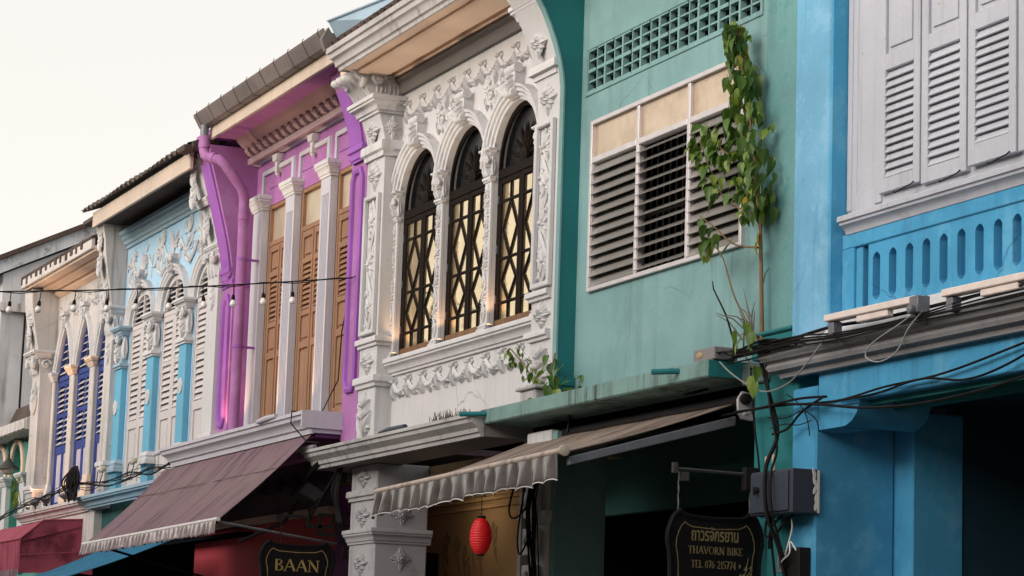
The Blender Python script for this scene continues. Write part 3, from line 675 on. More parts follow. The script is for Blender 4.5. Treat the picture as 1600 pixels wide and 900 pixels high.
# vent blocks: 9 x 2, each with four holes
cw, ch = (vx1-vx0)/9, (vz1-vz0)/2
b = MB(); b.box(vx0, vx1, .055, .07, vz0, vz1); b.build('vent_backing', M['dark'], H, 0)
b = MB(); mrt = 0.0145
for ix in (0, 1):
    b.box(ix*cw/2-.0+(.0 if ix else 0), 0, 0, 0, 0, 0) if False else None
hx, hz = cw/2, ch/2
for ix in range(3):
    xx = ix*hx; t_ = mrt if ix != 1 else mrt*.5
    b.box(max(0, xx-t_), min(cw, xx+t_), -.004 if ix != 1 else 0.004, .05, 0, ch)
for iz in range(3):
    zz = iz*hz; t_ = mrt if iz != 1 else mrt*.5
    for ix in range(2): b.box(ix*hx+mrt*.9, (ix+1)*hx-mrt*.9, -.004 if iz != 1 else 0.004, .05, max(0, zz-t_), min(ch, zz+t_))
bme = mesh_of(b, "vent_block", M['teal'], 0)
for i in range(9):
    for j in range(2): put(bme, "vent_block", H, (vx0+i*cw, 0.0, vz0+j*ch))
b = MB(); frame_rect(b, vx0-.03, vx1+.03, vz0-.03, vz1+.03, -.012, .02, .03); b.build("vent_surround", M['teal'], H, 0, .004)
# louvre window
b = MB(); frame_rect(b, wx0, wx1, wz0, wz1, -.035, .05, .038)
bay = (wx1-wx0)/3; ztr = 5.925
for k in (1, 2): b.box(wx0+k*bay-.022, wx0+k*bay+.022, -.030, .05, wz0+.038, wz1-.038)
for k in range(3): b.box(wx0+k*bay+(.038 if k == 0 else .022), wx0+(k+1)*bay-(.038 if k == 2 else .022), -.033, .05, ztr-.02, ztr+.028)
W = b.build("louvre_window", M['aluminium'], H, 0, 0.004)
for k in range(3):
    x0, x1 = wx0+k*bay+.024+(.014 if k == 0 else 0), wx0+(k+1)*bay-.024-(.014 if k == 2 else 0)
    b = MB(); b.box(x0, x1, 0.0, .008, ztr+.029, wz1-.039); b.build("pane", M['frost'], W, 0)
    slat_rows(W, x0+.006, x1-.006, wz0+.04, ztr-.022, 12, -0.0, M['louvre'], depth=.120, th=.007, tilt=54 if k != 1 else 32, jitter=.8)
    b = MB()
    for xx in (x0+.003, x1-.003): b.box(xx-.008, xx+.008, -.02, .02, wz0+.039, ztr-.021)
    b.build("louvre_clip_rail", M['aluminium'], W, 0)
b = MB()
for k in range(9): b.box(-18.05+k*.11, -18.035+k*.11, .10, .112, wz0, ztr)
b.box(wx0, wx1, .095, .12, 5.35, 5.37); b.build("inner_grille", M['greypaint'], W, 0)
b = MB(); b.box(-19.05, -15.9, 1.2, 1.25, 3.97, 7.8); b.box(-19.05, -15.9, .15, 1.2, 7.0, 7.05); b.box(-19.06, -19.0, .15, 1.2, 3.97, 7.8); b.box(-15.95, -15.9, .15, 1.2, 3.97, 7.8); b.box(-19.0, -15.95, .15, 1.2, 4.0, 4.05)
b.build("dark_room", M['dark'], H, 0)
# canopy slab
b = MB(); b.box(-20.17, -16.0, -.37, .10, 3.845, 3.972); b.box(-16.0, -15.62, -.10, .02, 3.80, 3.95)
e_ = MB(); e_.box(-16.0, -15.994, -.362, .0, 3.85, 3.966); e_.build("shaded_slab_end", M['tealdeep'], H, 0)  # thin facing: deeper teal paints the shade on the slab's end
b.build("canopy_slab", M['tealslab'], H, 0, 0.012)
for x, L in ((-16.42, .17), (-20.0, .20)):
    b = MB(); b.tube([(x, -.30, 3.935), (x-.05, -.37-L*.4, 3.925), (x-.12, -.37-L, 3.92)], .021, 8); b.build("spout", M['tealdeep'], H, 40)
# eave and roof
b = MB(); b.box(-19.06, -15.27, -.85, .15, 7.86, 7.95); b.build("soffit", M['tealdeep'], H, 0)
b = MB(); b.prism_x([(-.9, 7.95), (6, 10.6), (6, 10.75), (-.9, 8.1)], -19.06, -15.27); b.build("roof", M['tile'], H, 0)
# ground floor
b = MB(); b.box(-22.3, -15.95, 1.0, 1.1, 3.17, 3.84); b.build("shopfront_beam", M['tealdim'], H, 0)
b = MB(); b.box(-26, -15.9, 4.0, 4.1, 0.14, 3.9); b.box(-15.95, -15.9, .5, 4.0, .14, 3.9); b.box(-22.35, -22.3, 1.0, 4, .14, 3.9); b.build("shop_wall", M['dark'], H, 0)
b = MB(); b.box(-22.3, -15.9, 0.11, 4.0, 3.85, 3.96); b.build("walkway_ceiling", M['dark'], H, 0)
# ================================================================== WHITE ORNATE SHOPHOUSE
H = thing("white_shophouse", "white shophouse covered in floral stucco with three round-arched dark windows", "shophouse", (-21.6, 0, 0))
cxs = [-22.735, -21.555, -20.375]; HWID = 0.52; ZS, RISE = 6.24, 0.52
b = MB(); arched_wall(b, -23.32, -19.58, 3.9, 7.62, 0.0, 0.16, [(c, HWID, 4.76, ZS, RISE, 0) for c in cxs], 18)
b.build("wall", M['white'], H, 30)
# side piers with the bracket that carries the eave
for x0, x1, ys in ((-23.80, -23.31, [(-.17, 3.9), (-.17, 6.9), (-.20, 7.05), (-.25, 7.2), (-.33, 7.35), (-.44, 7.5), (-.55, 7.6)]), (-19.60, -19.141, [(-.165, 3.9), (-.165, 6.60), (-.18, 6.72), (-.21, 6.85), (-.25, 6.98), (-.30, 7.10), (-.36, 7.23), (-.44, 7.36), (-.54, 7.48), (-.64, 7.6)])):
    b = MB(); b.prism_x([(0.12, 3.9)]+ys+[(0.12, 7.6)], x0, x1)
    P = b.build("pier", M['white'], H, 25)
    Rr = x0 < -22; xm = (x0+x1)/2
    yf = -.17 if Rr else -.165
    b = MB()
    if Rr:
        for z0, z1, p in ((4.50, 4.61, .05), (4.90, 4.99, .045), (6.78, 6.93, .06)): b.ring(x0, x1, yf, 0.0, band(z0, z1, p))
        b.ring(x0, x1, -.24, 0.02, cornice(7.20, 7.36, .13))
    else:
        for z0, z1, p in ((4.50, 4.58, .05), (4.84, 4.92, .05), (6.74, 6.86, .07)): b.ring(x0, x1-.06, yf, 0.0, band(z0, z1, p), right=(z0 > 6))
        b.ring(x0, x1-.05, -.33, 0.02, cornice(7.22, 7.38, .10))
    b.build("pier_moulding", M['trim'], P, 40)
    # raised panel with a floral vine
    b = MB(); za, zb = (5.02, 6.42) if Rr else (4.94, 6.36)
    frame_rect(b, x0+.04, x1-.05, za, zb, yf-.045, yf, .045)
    b.build("panel_frame", M['trim'], P, 0, 0.008)
    b = MB(); b.vine(front(0, yf, 0), xm-.005, za+.06, zb-.06, .28, .045)
    b.build("floral_relief", M['orn'], P, 60)
    for z0, z1 in (((4.02, 4.46), (4.63, 4.88), (6.47, 6.76)) if Rr else ((4.12, 4.46), (4.60, 4.82), (6.42, 6.70))):
        b = MB(); F = front(0, yf, 0)
        if z0 < 4.2: b.acanthus(F, xm, (z0+z1)/2, .34, z1-z0, .075)
        else: b.diamond(F, xm, (z0+z1)/2, .34, (z1-z0)*1.1, .06)
        b.build("leaf_boss", M['orn'], P, 60)
    b = MB(); b.diamond(front(0, yf-(.035 if Rr else .10), 0), xm, 7.06 if Rr else 7.02, .32, .27, .06); b.build("leaf_boss", M['orn'], P, 60)
    if Rr:
        b = MB(); b.diamond(side(x1, 0, 0), -.10, 7.07, .17, .27, .035); b.build("leaf_boss", M['orn'], P, 60)
    # capital leaves
    b = MB(); yc = -.36 if Rr else -.42; F = front(0, yc+.05, 0)
    zc = 7.36 if Rr else 7.38
    b.box(x0+.03, x1-.03, yc+.05, 0.02, zc, 7.60)
    for k in range(5): b.petal(F, x0+.05+k*(x1-x0-.1)/4, zc+.01, math.pi/2+.1*(k-2), .17, .12, .09, .0)
    for k in range(4): b.petal(F, x0+.11+k*(x1-x0-.22)/3, zc+.07, math.pi/2+.12*(k-1.5), .15, .11, .13, .0)
    for d in (-1, 1): b.scroll(F, xm+d*.19, zc+.17, .075, 1.4, .032, -d, 0, .10)
    b.dome(F, xm, zc+.17, .06, .06, .18)
    if Rr:
        G = side(x1-.03, 0, 0)
        for k in range(4): b.petal(G, yc+.10+k*.09, zc+.01, math.pi/2, .16, .10, .06)
        b.scroll(G, yc+.08, zc+.17, .075, 1.4, .032, 1, 0, .05)
        b.petal(G, yc+.14, zc+.19, 0.1, .25, .09, .07)
        for k in range(3): b.dome(front(0, -.55, 0), x0+.1+k*.14, 7.52, .06, .05, .08)
    b.build("capital", M['orn'], P, 60)
# window columns
colx = [(-23.31, -23.255), (-22.215, -22.075), (-21.035, -20.895), (-19.855, -19.61)]
for i, (x0, x1) in enumerate([(-23.30, -23.255), (-22.215, -22.075), (-21.035, -20.895), (-19.855, -19.70)]):
    if i == 0: x0 = -23.42+.02
    xm = (max(x0, -23.40)+x1)/2
    b = MB(); b.box(x0, x1, -.035, 0.0, 4.80, 6.13); P = b.build("window_column", M['white'], H, 0, .006)
    b = MB(); b.ring(x0, x1, -.035, 0, base_prof(4.762, 4.84, .03)); b.ring(x0, x1, -.035, 0.0, band(6.12, 6.165, .022)); b.ring(x0, x1, -.04, 0.0, cornice(6.36, 6.42, .05)); b.box(x0+.004, x1-.004, -.04, 0, 6.165, 6.36); b.build("column_moulding", M['trim'], P, 40)
    b = MB(); b.vine(front(0, -.035, 0), xm, 4.86, 6.10, .115, .028); b.build("floral_relief", M['orn'], P, 60)
    b = MB(); F = front(0, -.04, 0); G = side(x1-.004, 0, 0)
    for k in range(3): b.petal(F, x0+.03+k*(x1-x0-.06)/2, 6.17, math.pi/2+.2*(k-1), .13, .07, .05)
    for k in range(2): b.petal(F, xm-.035+k*.07, 6.22, math.pi/2, .12, .06, .07)
    for d in (-1, 1): b.scroll(F, xm+d*.055, 6.325, .035, 1.3, .016, -d, 0, .03)
    b.dome(F, xm, 6.30, .03, .035, .085); b.petal(G, -.02, 6.18, math.pi/2, .16, .05, .03)
    b.build("capital", M['orn'], P, 60)
for i, c in enumerate(cxs):
    # archivolt
    A = arc(c, ZS, HWID, RISE, math.pi, 0, 22)
    A = [(c-HWID, ZS-.0)] + A[1:-1] + [(c+HWID, ZS-.0)]
    prof = [(0.0, -.06), (0.0, .03), (.025, .036), (.03, .055), (.055, .06), (.06, .05), (.07, .075), (.095, .08), (.10, .07), (.11, .09), (.135, .095), (.14, 0.0)]
    b = MB(); b.sweep([(x, 0, z) for x, z in A], prof); b.build("archivolt", M['trim'], H, 40)
    # window joinery
    yw = .062; b = MB()
    fr = .036
    A2 = arc(c, ZS, HWID-.004, RISE-.004, math.pi, 0, 20)
    b.sweep([(c-HWID+.004, yw, 4.80)]+[(x, yw, z) for x, z in A2]+[(c+HWID-.004, yw, 4.80)], [(0, 0), (0, .03), (-fr, .03), (-fr, 0)])
    b.box(c-HWID+.03, c+HWID-.03, yw-.035, yw+.02, ZS-.10, ZS-.02)
    W = b.build("window", M['darkwood'], H, 30)
    b = MB(); pts = [(c-HWID+.05, 4.85), (c+HWID-.05, 4.85)]+[(c+(x-c)*.93, z-.02) for x, z in reversed(A2)]
    b.prism_y(pts, yw+.018, yw+.024); b.build("dark_pane", M['darkglass'], W, 0)
    b = MB(); Fw = front(0, yw+.012, 0); hz = ZS+.03
    b.lathe((c, yw+.012, hz), (0, -1, 0), [(.085, 0), (.085, .03), (.05, .045), (.03, .05)], 14)
    for k in range(7):
        a = math.pi*(k+.5)/7; b.petal(Fw, c+.08*math.cos(a), hz+.08*math.sin(a), a, .24, .045, .02)
    b.build("fan_rays", M['darkwood'], W, 40)
    zt_, zb_ = ZS-.105, 4.80
    for d in (0, 1):
        x0 = c-HWID+.034 if d == 0 else c+.004; x1 = c-.004 if d == 0 else c+HWID-.034
        b = MB(); frame_rect(b, x0, x1, zb_+.005, zt_, yw-.028, yw+.01, .046); L = b.build("casement", M['darkwood'], W, 0, .004)
        xi0, xi1 = x0+.044, x1-.044; zi0, zi1 = zb_+.05, zt_-.044; xm = (xi0+xi1)/2; t_ = .0095
        b = MB(); b.box(xi0, xi1, yw-.008, yw-.003, zi0, zi1); b.build("pane", M['pane'], L, 0)
        b = MB(); hh = zi1-zi0; lv = [zi0+hh*q for q in (.13, .45, .87)]
        for z in lv: b.box(xi0, xi1, yw-.024, yw-.004, z-t_, z+t_)
        for za, zb2 in ((zi0, lv[0]-t_), (lv[2]+t_, zi1)): b.box(xm-t_, xm+t_, yw-.0235, yw-.004, za, zb2)
        def bar(xa, za, xb, zb2):
            q = Vector((xb-xa, 0, zb2-za)).normalized(); nn = Vector((-q.z, 0, q.x))*t_
            b.prism([Vector((xa, yw-.023, za))+nn, Vector((xb, yw-.023, zb2))+nn, Vector((xb, yw-.023, zb2))-nn, Vector((xa, yw-.023, za))-nn], (0, .018, 0))
        w4 = (xi1-xi0)*.40
        for za, zb2 in ((lv[0], lv[1]), (lv[1], lv[2])):
            zm = (za+zb2)/2; q1 = za+(zb2-za)*.30; q2 = za+(zb2-za)*.70
            for s_ in (-1, 1):
                bar(xm, za+.005, xm+s_*w4, zm); bar(xm+s_*w4, zm, xm, zb2-.005)
        b.build("lattice", M['darkwood'], L, 0)
        b = MB(); b.box(x0-.002, x1+.002, yw-.034, yw-.028, zb_+.003, zb_+.058); b.build("bottom_rail", M['warmwood'], L, 0)
        b = MB()
        for z in (5.05, 5.5, 5.95): b.box((x0 if d == 0 else x1)-.006, (x0 if d == 0 else x1)+.006, yw-.04, yw-.027, z-.035, z+.035)
        b.build("hinge", M['steel'], L, 0)
    # keystone
    b = MB(); zk = ZS+RISE+.02; F = front(0, 0, 0)
    b.prism_y([(c-.075, zk), (c+.075, zk), (c+.105, zk+.26), (c-.105, zk+.26)], -.10, 0)
    b.tube([(c-.115, -.075, zk+.25), (c+.115, -.075, zk+.25)], .045, 10); b.tube([(c-.085, -.10, zk+.03), (c+.085, -.10, zk+.03)], .032, 8)
    b.acanthus(front(0, -.10, 0), c, zk+.12, .17, .22, .05); b.build("keystone", M['orn'], H, 50)
    if i > 0:
        b = MB(); b.cartouche(F, c-.56, 6.98, .50, .40, .05); b.build("scroll_relief", M['orn'], H, 60)
    # hood shadow moulding between arches
b = MB(); b.garland(front(0, 0, 0), -23.14, -20.10, 7.25, 8, .105, .045); b.build("upper_garland", M['orn'], H, 60)
b = MB(); b.garland(front(0, 0, 0), -23.22, -19.78, 4.52, 9, .105, .05); b.build("lower_garland", M['orn'], H, 60)
b = MB(); b.ring(-23.33, -19.62, 0.0, .1, cornice(4.60, 4.76, .11), left=False, right=False); b.build("window_sill", M['trim'], H, 40)
b = MB(); moulding(b, -23.31, -19.60, [(0, 7.40), (.04, 7.40), (.06, 7.44), (.06, 7.50), (.10, 7.53), (.10, 7.555), (0, 7.555)]); b.build("wall_band", M['greytrim'], H, 40)
# eave
b = MB(); b.box(-23.42, -19.05, -.628, .12, 7.60, 7.68); b.box(-23.80, -23.42, -.50, .12, 7.602, 7.68)
b.prism_x([(-.50, 7.60), (-.50, 7.575), (-.47, 7.56), (-.22, 7.56), (-.18, 7.575), (-.18, 7.60)], -23.28, -19.62)
b.prism_x([(-.14, 7.60), (-.14, 7.565), (-.02, 7.565), (-.02, 7.60)], -23.28, -19.62)
b.build("soffit", M['cream'], H, 0)
b = MB(); b.ring(-23.40, -19.05, -.63, -.1, [(0, 7.585), (.02, 7.585), (.025, 7.62), (.05, 7.63), (.055, 7.665), (.075, 7.70), (.095, 7.71), (.10, 7.76), (.125, 7.765), (.13, 7.815), (0, 7.825)], right=False)
b.build("cornice_fascia", M['ledge'], H, 40)
b = MB(); b.prism_x([(-.72, 7.84), (6, 10.4), (6, 10.5), (-.72, 7.90)], -23.48, -19.07)
for k in range(25): b.tube([(-23.43+k*.182, -.75, 7.835+rng.uniform(-.006, .006)), (-23.75+k*.182, .3, 8.25)], .035, 7)
b.build("roof", M['tile'], H, 40)
b = MB(); b.prism([(-23.50, -.76, 8.10), (-21.9, -.47, 8.10), (-21.9, -.50, 7.80), (-23.50, -.45, 7.60)], (0, .012, .004))
b.tube([(-23.50, -.762, 8.10), (-21.9, -.472, 8.10)], .012, 6); b.tube([(-22.9, -.63, 8.03), (-22.9, -.475, 7.72)], .005, 5)
b.build("flashing", M['bluesheet'], H, 0)
b = MB(); b.prism_x([(-.813, 7.914), (-.748, 8.04), (-.60, 7.84), (-.66, 7.76), (-.77, 7.80)], -23.57, -23.505); b.build("gutter_stop", M['gutter'], H, 0)
# canopy
b = MB(); b.ring(-24.36, -20.08, -.36, .1, [(0, 3.74), (.03, 3.74), (.035, 3.77), (.055, 3.78), (.06, 3.815), (.09, 3.84), (.115, 3.86), (.12, 3.895), (.14, 3.90), (.14, 3.93), (0, 3.94)], right=False)
b.build("canopy_cornice", M['ledge'], H, 40)
b = MB(); b.box(-24.36, -20.085, -.358, .1, 3.745, 3.93); b.build("canopy_slab", M['greypaint'], H, 0)  # grey right end paints in the shade on the white canopy's return
b = MB(); b.tube([(-24.25, -.44, 3.955), (-24.45, -.50, 3.945), (-24.62, -.54, 3.925)], [.028, .03, .012], 8); b.build("spout", M['ledgegrey'], H, 40)
b = MB(); b.tube([(-21.75, -.44, 3.955), (-22.1, -.47, 3.95), (-22.3, -.48, 3.935)], [.026, .028, .020], 8); b.build("spout", M['cabinet'], H, 40)
# ground floor: left pier
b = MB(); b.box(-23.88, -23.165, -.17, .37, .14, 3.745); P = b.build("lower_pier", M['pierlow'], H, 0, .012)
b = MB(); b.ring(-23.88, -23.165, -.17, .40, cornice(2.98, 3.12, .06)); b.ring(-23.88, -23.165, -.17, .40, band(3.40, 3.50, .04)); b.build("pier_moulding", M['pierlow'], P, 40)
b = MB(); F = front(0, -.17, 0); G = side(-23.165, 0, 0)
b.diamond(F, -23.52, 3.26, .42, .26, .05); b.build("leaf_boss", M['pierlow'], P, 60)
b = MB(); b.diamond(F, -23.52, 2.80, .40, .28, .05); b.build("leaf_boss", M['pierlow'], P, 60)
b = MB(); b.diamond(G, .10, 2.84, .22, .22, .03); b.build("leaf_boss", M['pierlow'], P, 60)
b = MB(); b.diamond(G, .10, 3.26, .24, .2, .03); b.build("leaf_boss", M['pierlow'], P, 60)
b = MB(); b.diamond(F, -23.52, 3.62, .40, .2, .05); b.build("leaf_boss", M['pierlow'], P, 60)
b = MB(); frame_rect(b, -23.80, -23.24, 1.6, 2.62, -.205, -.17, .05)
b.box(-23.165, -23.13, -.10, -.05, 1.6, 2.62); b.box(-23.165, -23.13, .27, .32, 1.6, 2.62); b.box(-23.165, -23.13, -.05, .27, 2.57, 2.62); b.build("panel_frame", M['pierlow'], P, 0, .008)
# right pier, ground floor
b = MB(); b.box(-19.60, -19.12, -.17, .3, .14, 3.74); P = b.build("lower_pier", M['white'], H, 0, .012)
b = MB(); b.ring(-19.60, -19.12, -.17, .3, band(2.98, 3.08, .04)); b.build("pier_moulding", M['trim'], P, 40)
b = MB(); b.acanthus(front(0, -.17, 0), -19.36, 3.3, .3, .34, .06); b.build("leaf_boss", M['orn'], P, 60)
b = MB(); b.box(-19.117, -19.03, -.15, .3, .14, 3.72); b.build("teal_edge", M['teal'], H, 0)
# shop interior
b = MB(); b.box(-27.5, -22.36, 1.5, 1.6, .14, 3.74); b.box(-22.45, -22.36, 1.5, 1.6, .14, 3.74); SW = b.build("shop_wall", M['yellow'], H, 0)
b = MB()
for z in (3.46, 3.54, 3.62): b.box(-27.5, -22.4, 1.44, 1.5, z, z+.035)
b.build("wall_moulding", M['yellow'], SW, 0)
b = MB(); b.box(-27.5, -20.2, .38, 1.5, 3.66, 3.74); b.build("walkway_ceiling", M['yellow'], H, 0)
b = MB(); b.box(-23.9, -22.35, 1.6, 4.0, 3.7, 3.8); b.build("inner_ceiling", M['dark'], H, 0)
b = MB(); F = front(0, 1.498, 0); g = random.Random(5)
for k in range(12):
    u_, v_ = -25.75+g.random()*1.6, 2.75+g.random()*.50
    for j in range(7): b.petal(F, u_+g.uniform(-.03, .03), v_+g.uniform(-.03, .03), j*.9+g.random(), g.uniform(.06, .13), .07, .003)
    b.petal(F, u_, v_-.08, -1.2, .22, .06, .003)
b.build("mural_flower", M['paintgrey'], SW, 0)
b = MB(); b.lathe((-24.9, 1.49, 2.02), (0, -1, 0), [(.60, 0), (.60, .03), (.52, .035), (.52, 0)], 32); b.build("arch_moulding", M['yellow'], SW, 30)
sp = MB(); sp.box(-25.95, -25.62, 1.25, 1.47, 2.62, 3.05); sp.box(-25.92, -25.65, 1.235, 1.25, 2.65, 3.02)
SPK = thing("loudspeaker", "black loudspeaker box on the yellow wall beside the red lantern", "speaker", (-25.8, 1.36, 2.62))
sp.build("cabinet", M['dark'], SPK, 0, .01)
c_ = MB(); c_.lathe((-25.78, 1.236, 2.78), (0, -1, 0), [(.10, 0), (.10, .012), (.08, .004), (.03, .0), (.02, .012)], 16); c_.build("speaker_cone", M['iron'], SPK, 40)
# ================================================================== PURPLE SHOPHOUSE
H = thing("purple_shophouse", "purple shophouse with tall brown louvred doors between pale fluted pilasters", "shophouse", (-26.2, 0, 0))
bays = [(-27.697, -26.863), (-26.547, -25.663), (-25.347, -24.32)]
b = MB(); arched_wall(b, -28.2, -24.25, 4.0, 8.0, .06, .2, [((a+c)/2, (c-a)/2, 4.35, 7.00, 0, 0) for a, c in bays])
b.build("wall", M['purple'], H, 0)
# side piers
profL = [(-.17, 3.9), (-.17, 6.1), (-.19, 6.35), (-.235, 6.6), (-.30, 6.85), (-.37, 7.1), (-.44, 7.35), (-.50, 7.55), (-.54, 7.75)]
profR = [(-.17, 3.9), (-.17, 6.85), (-.19, 7.0), (-.22, 7.15), (-.28, 7.35), (-.36, 7.55), (-.45, 7.75)]
for x0, x1, pr in ((-28.60, -28.20, profL), (-24.27, -23.81, profR)):
    b = MB(); b.prism_x([(.2, 3.9)]+pr+[(.2, 7.75)], x0, x1); P = b.build("pier", M['purple'], H, 20)
    left = x0 < -26
    zt = 6.05 if left else 6.78
    b = MB(); xa, xb = x0+.06, x1-.05; yf = -.17
    # elongated raised panel with clipped ends
    loop = [(xa, 4.62), (xa+.08, 4.50), (xb-.08, 4.50), (xb, 4.62), (xb, zt-.12), (xb-.08, zt), (xa+.08, zt), (xa, zt-.12)]
    b.sweep([(x, yf, z) for x, z in loop], [(0, 0), (0, .03), (.03, .045), (.06, .03), (.07, 0)], closed=True)
    # upper panel follows the swinging bracket
    zs = [z for y, z in pr if z > zt+.1][:-1]; ys = {z: y for y, z in pr}
    z0 = zs[0]; wq = xb-xa; sec = [(0, 0), (0, .028), (.03, .045), (.065, .024), (wq-.065, .024), (wq-.03, .045), (wq, .028), (wq, 0)]
    for xx, d in ((xa+.04, 1),):
        vs = []
        for z in zs:
            for r_, h_ in sec: vs.append((xx+(r_-.04)*d, ys[z]-h_+.003, z))
        k = len(sec); fs = [(i*k+a, i*k+(a+1) % k, (i+1)*k+(a+1) % k, (i+1)*k+a) for i in range(len(zs)-1) for a in range(k)]; fs += [tuple(range(k)), tuple((len(zs)-1)*k+a for a in range(k))]
        b.add(vs, fs)
    b.ring(xa, xb, ys[z0], ys[z0]+.02, band(z0-.10, z0+.0, .045)); b.ring(xa+.05, xb-.05, ys[z0], ys[z0]+.02, band(z0-.17, z0-.10, .03))
    b.build("raised_moulding", M['violet'], P, 40)
    b = MB(); b.ring(x0, x1, -.17, .06, band(zt+.08, zt+.16, .03)); b.build("pier_moulding", M['violet'], P, 40)
# pilasters
for i, (x0, x1) in enumerate([(-28.03, -27.70), (-26.86, -26.55), (-25.66, -25.35)]):
    b = MB(); xm = (x0+x1)/2; w = x1-x0
    b.box(x0-.003, x1+.003, .012, .125, 4.35, 6.95)
    if i == 0: b.box(x0, x1, -.02, .06, 4.35, 6.95)
    else:
        fl = 5; fw = w*.72/fl; pts = [(x0, .06), (x0, -.02)]
        s0 = xm-w*.36
        for k in range(fl):
            a = s0+k*fw; pts += [(a+fw*.12, -.02), (a+fw*.25, .0), (a+fw*.75, .0), (a+fw*.88, -.02)]
        pts += [(x1, -.02), (x1, .06)]
        b.prism([(x, y, 4.35) for x, y in pts], (0, 0, 2.42)); b.box(x0, x1, -.022, .06, 6.77, 6.95)
    P = b.build("pilaster", M['lilac'], H, 0)
    b = MB(); b.ring(x0, x1, -.02, .06, cornice(6.95, 7.12, .07)); b.build("capital", M['trim'], P, 40)
# stepped architrave around the upper panels
b = MB(); sec = [(.022, 0), (.022, .03), (.045, .042), (.075, .026), (.085, 0)]
b.sweep([(-27.93, .06, 7.14), (-27.93, .06, 7.44), (-26.80, .06, 7.44), (-26.80, .06, 7.14)], [(r_-.085, h) for r_, h in sec])
b.sweep([(-26.62, .06, 7.14), (-26.62, .06, 7.44), (-25.60, .06, 7.44), (-25.60, .06, 7.14)], [(r_-.085, h) for r_, h in sec])
b.sweep([(-25.42, .06, 7.14), (-25.42, .06, 7.44), (-24.28, .06, 7.44)], [(r_-.085, h) for r_, h in sec])
b.build("architrave", M['lilac'], H, 40)
for c in (-27.33, -26.11):
    b = MB(); b.prism_y([(c-.03, 7.33), (c+.03, 7.33), (c+.045, 7.46), (c-.045, 7.46)], -.005, .06); b.prism_y([(c-.06, 7.455), (c+.06, 7.455), (c+.095, 7.535), (c-.095, 7.535)], -.025, .06); b.lathe((c, .02, 7.325), (0, 0, -1), [(.035, 0), (.022, .025), (.008, .04)], 8)
    b.build("keystone", M['trim'], H, 30)
for a, c in bays:
    b = MB(); b.box(a, c, .052, .058, 7.20, 7.206); b.build("panel_groove", M['violet'], H, 0)
# doors with louvres and a frosted fanlight
for i, (a, c) in enumerate(bays):
    yw = .11
    b = MB(); frame_rect(b, a-.0, c+.0, 4.35, 6.998, .064, .19, .045); b.box(a+.045, c-.045, .064, .19, 6.52, 6.575); W = b.build("door_frame", M['brownwood'], H, 0, .004)
    b = MB(); b.box(a+.045, c-.045, yw-.005, yw+.005, 6.575, 6.953); b.build("fanlight_pane", M['fanlight'], W, 0)
    b = MB(); b.box(a+.04, c-.04, .185, .19, 4.4, 6.55); b.build("door_backing", M['dark'], W, 0)
    xm = (a+c)/2
    for x0, x1 in ((a+.046, xm-.004), (xm+.004, c-.046)):
        st = .055; b = MB(); y0, y1 = .072, .112
        rails = [(4.40, 4.47), (5.22, 5.30), (5.58, 5.64), (6.16, 6.22), (6.45, 6.52)]
        b.box(x0, x0+st, y0, y1, 4.40, 6.52); b.box(x1-st, x1, y0, y1, 4.40, 6.52)
        for z0, z1 in rails: b.box(x0+st, x1-st, y0, y1, z0, z1)
        for z0, z1 in ((4.47, 5.22), (5.30, 5.58), (6.22, 6.45)):
            b.box(x0+st, x1-st, y0+.022, y1-.003, z0, z1); b.box(x0+st+.03, x1-st-.03, y0+.008, y0+.022, z0+.035, z1-.035)
        D = b.build("door_leaf", M['brownwood'], W, 0, .004)
        slat_rows(D, x0+st+.002, x1-st-.002, 5.645, 6.155, 9, y0+.022, M['brownwood'], depth=.062, th=.009, tilt=58, jitter=.6)
    b = MB(); b.box(xm-.012, xm+.012, .062, .0715, 4.42, 6.5); b.build("meeting_strip", M['brownwood'], W, 0)
# corbelled cornice
b = MB(); b.prism_x([(.06, 7.555), (-.07, 7.555), (-.075, 7.62), (-.04, 7.64), (-.04, 7.68), (-.13, 7.74), (-.20, 7.80), (-.25, 7.86), (.06, 7.86)], -28.2, -24.27); b.build("cornice", M['mauve'], H, 0)
cb = MB(); cb.prism_x([(.0, -.07), (-.055, -.05), (-.075, .0), (-.05, .035), (-.10, .075), (-.13, .12), (.0, .12)], -.05, .05); cb.tube([(-.055, -.055, .0), (.055, -.055, .0)], .035, 8)
cme = mesh_of(cb, "corbel", M['mauve'], 40)
for k in range(18): put(cme, "corbel", H, (-28.07+k*.215, -.05, 7.70))
b = MB(); moulding(b, -28.2, -24.27, band(7.545, 7.60, .12), .06); b.build("cornice_edge", M['lilac'], H, 40)
b = MB(); b.box(-28.62, -23.82, -.58, .2, 7.84, 7.90); b.build("soffit", M['purple'], H, 0)
b = MB(); b.box(-27.92, -23.60, -.62, -.58, 7.745, 7.90); b.build("fascia_board", M['fasciawarm'], H, 0, .004)
hr = [(-.785, 8.03), (-.78, 8.01), (-.71, 7.892), (-.69, 7.88), (-.625, 7.88), (-.622, 8.03)]
b = MB(); b.prism_x([(-.792, 8.035), (-.78, 8.01), (-.71, 7.892), (-.69, 7.88), (-.622, 7.88), (-.622, 7.888), (-.688, 7.888), (-.704, 7.898), (-.77, 8.01), (-.777, 8.035)], -28.06, -23.55); b.prism_x(hr, -28.07, -28.055)
G_ = b.build("gutter", M['gutter'], H, 0)
b = MB(); b.prism_x([(-.795, 8.035), (-.783, 8.01), (-.712, 7.889), (-.69, 7.877), (-.622, 7.877), (-.622, 7.8795), (-.69, 7.8795), (-.7105, 7.8915), (-.7805, 8.01), (-.79, 8.035)], -.008, .008); b.tube([(0, -.785, 8.01), (0, -.788, 8.055), (0, -.775, 8.07)], .004, 5)
gme = mesh_of(b, "gutter_strap", M['tile'], 0)
for k in range(10): put(gme, "gutter_strap", G_, (-27.95+k*.47, 0, 0))
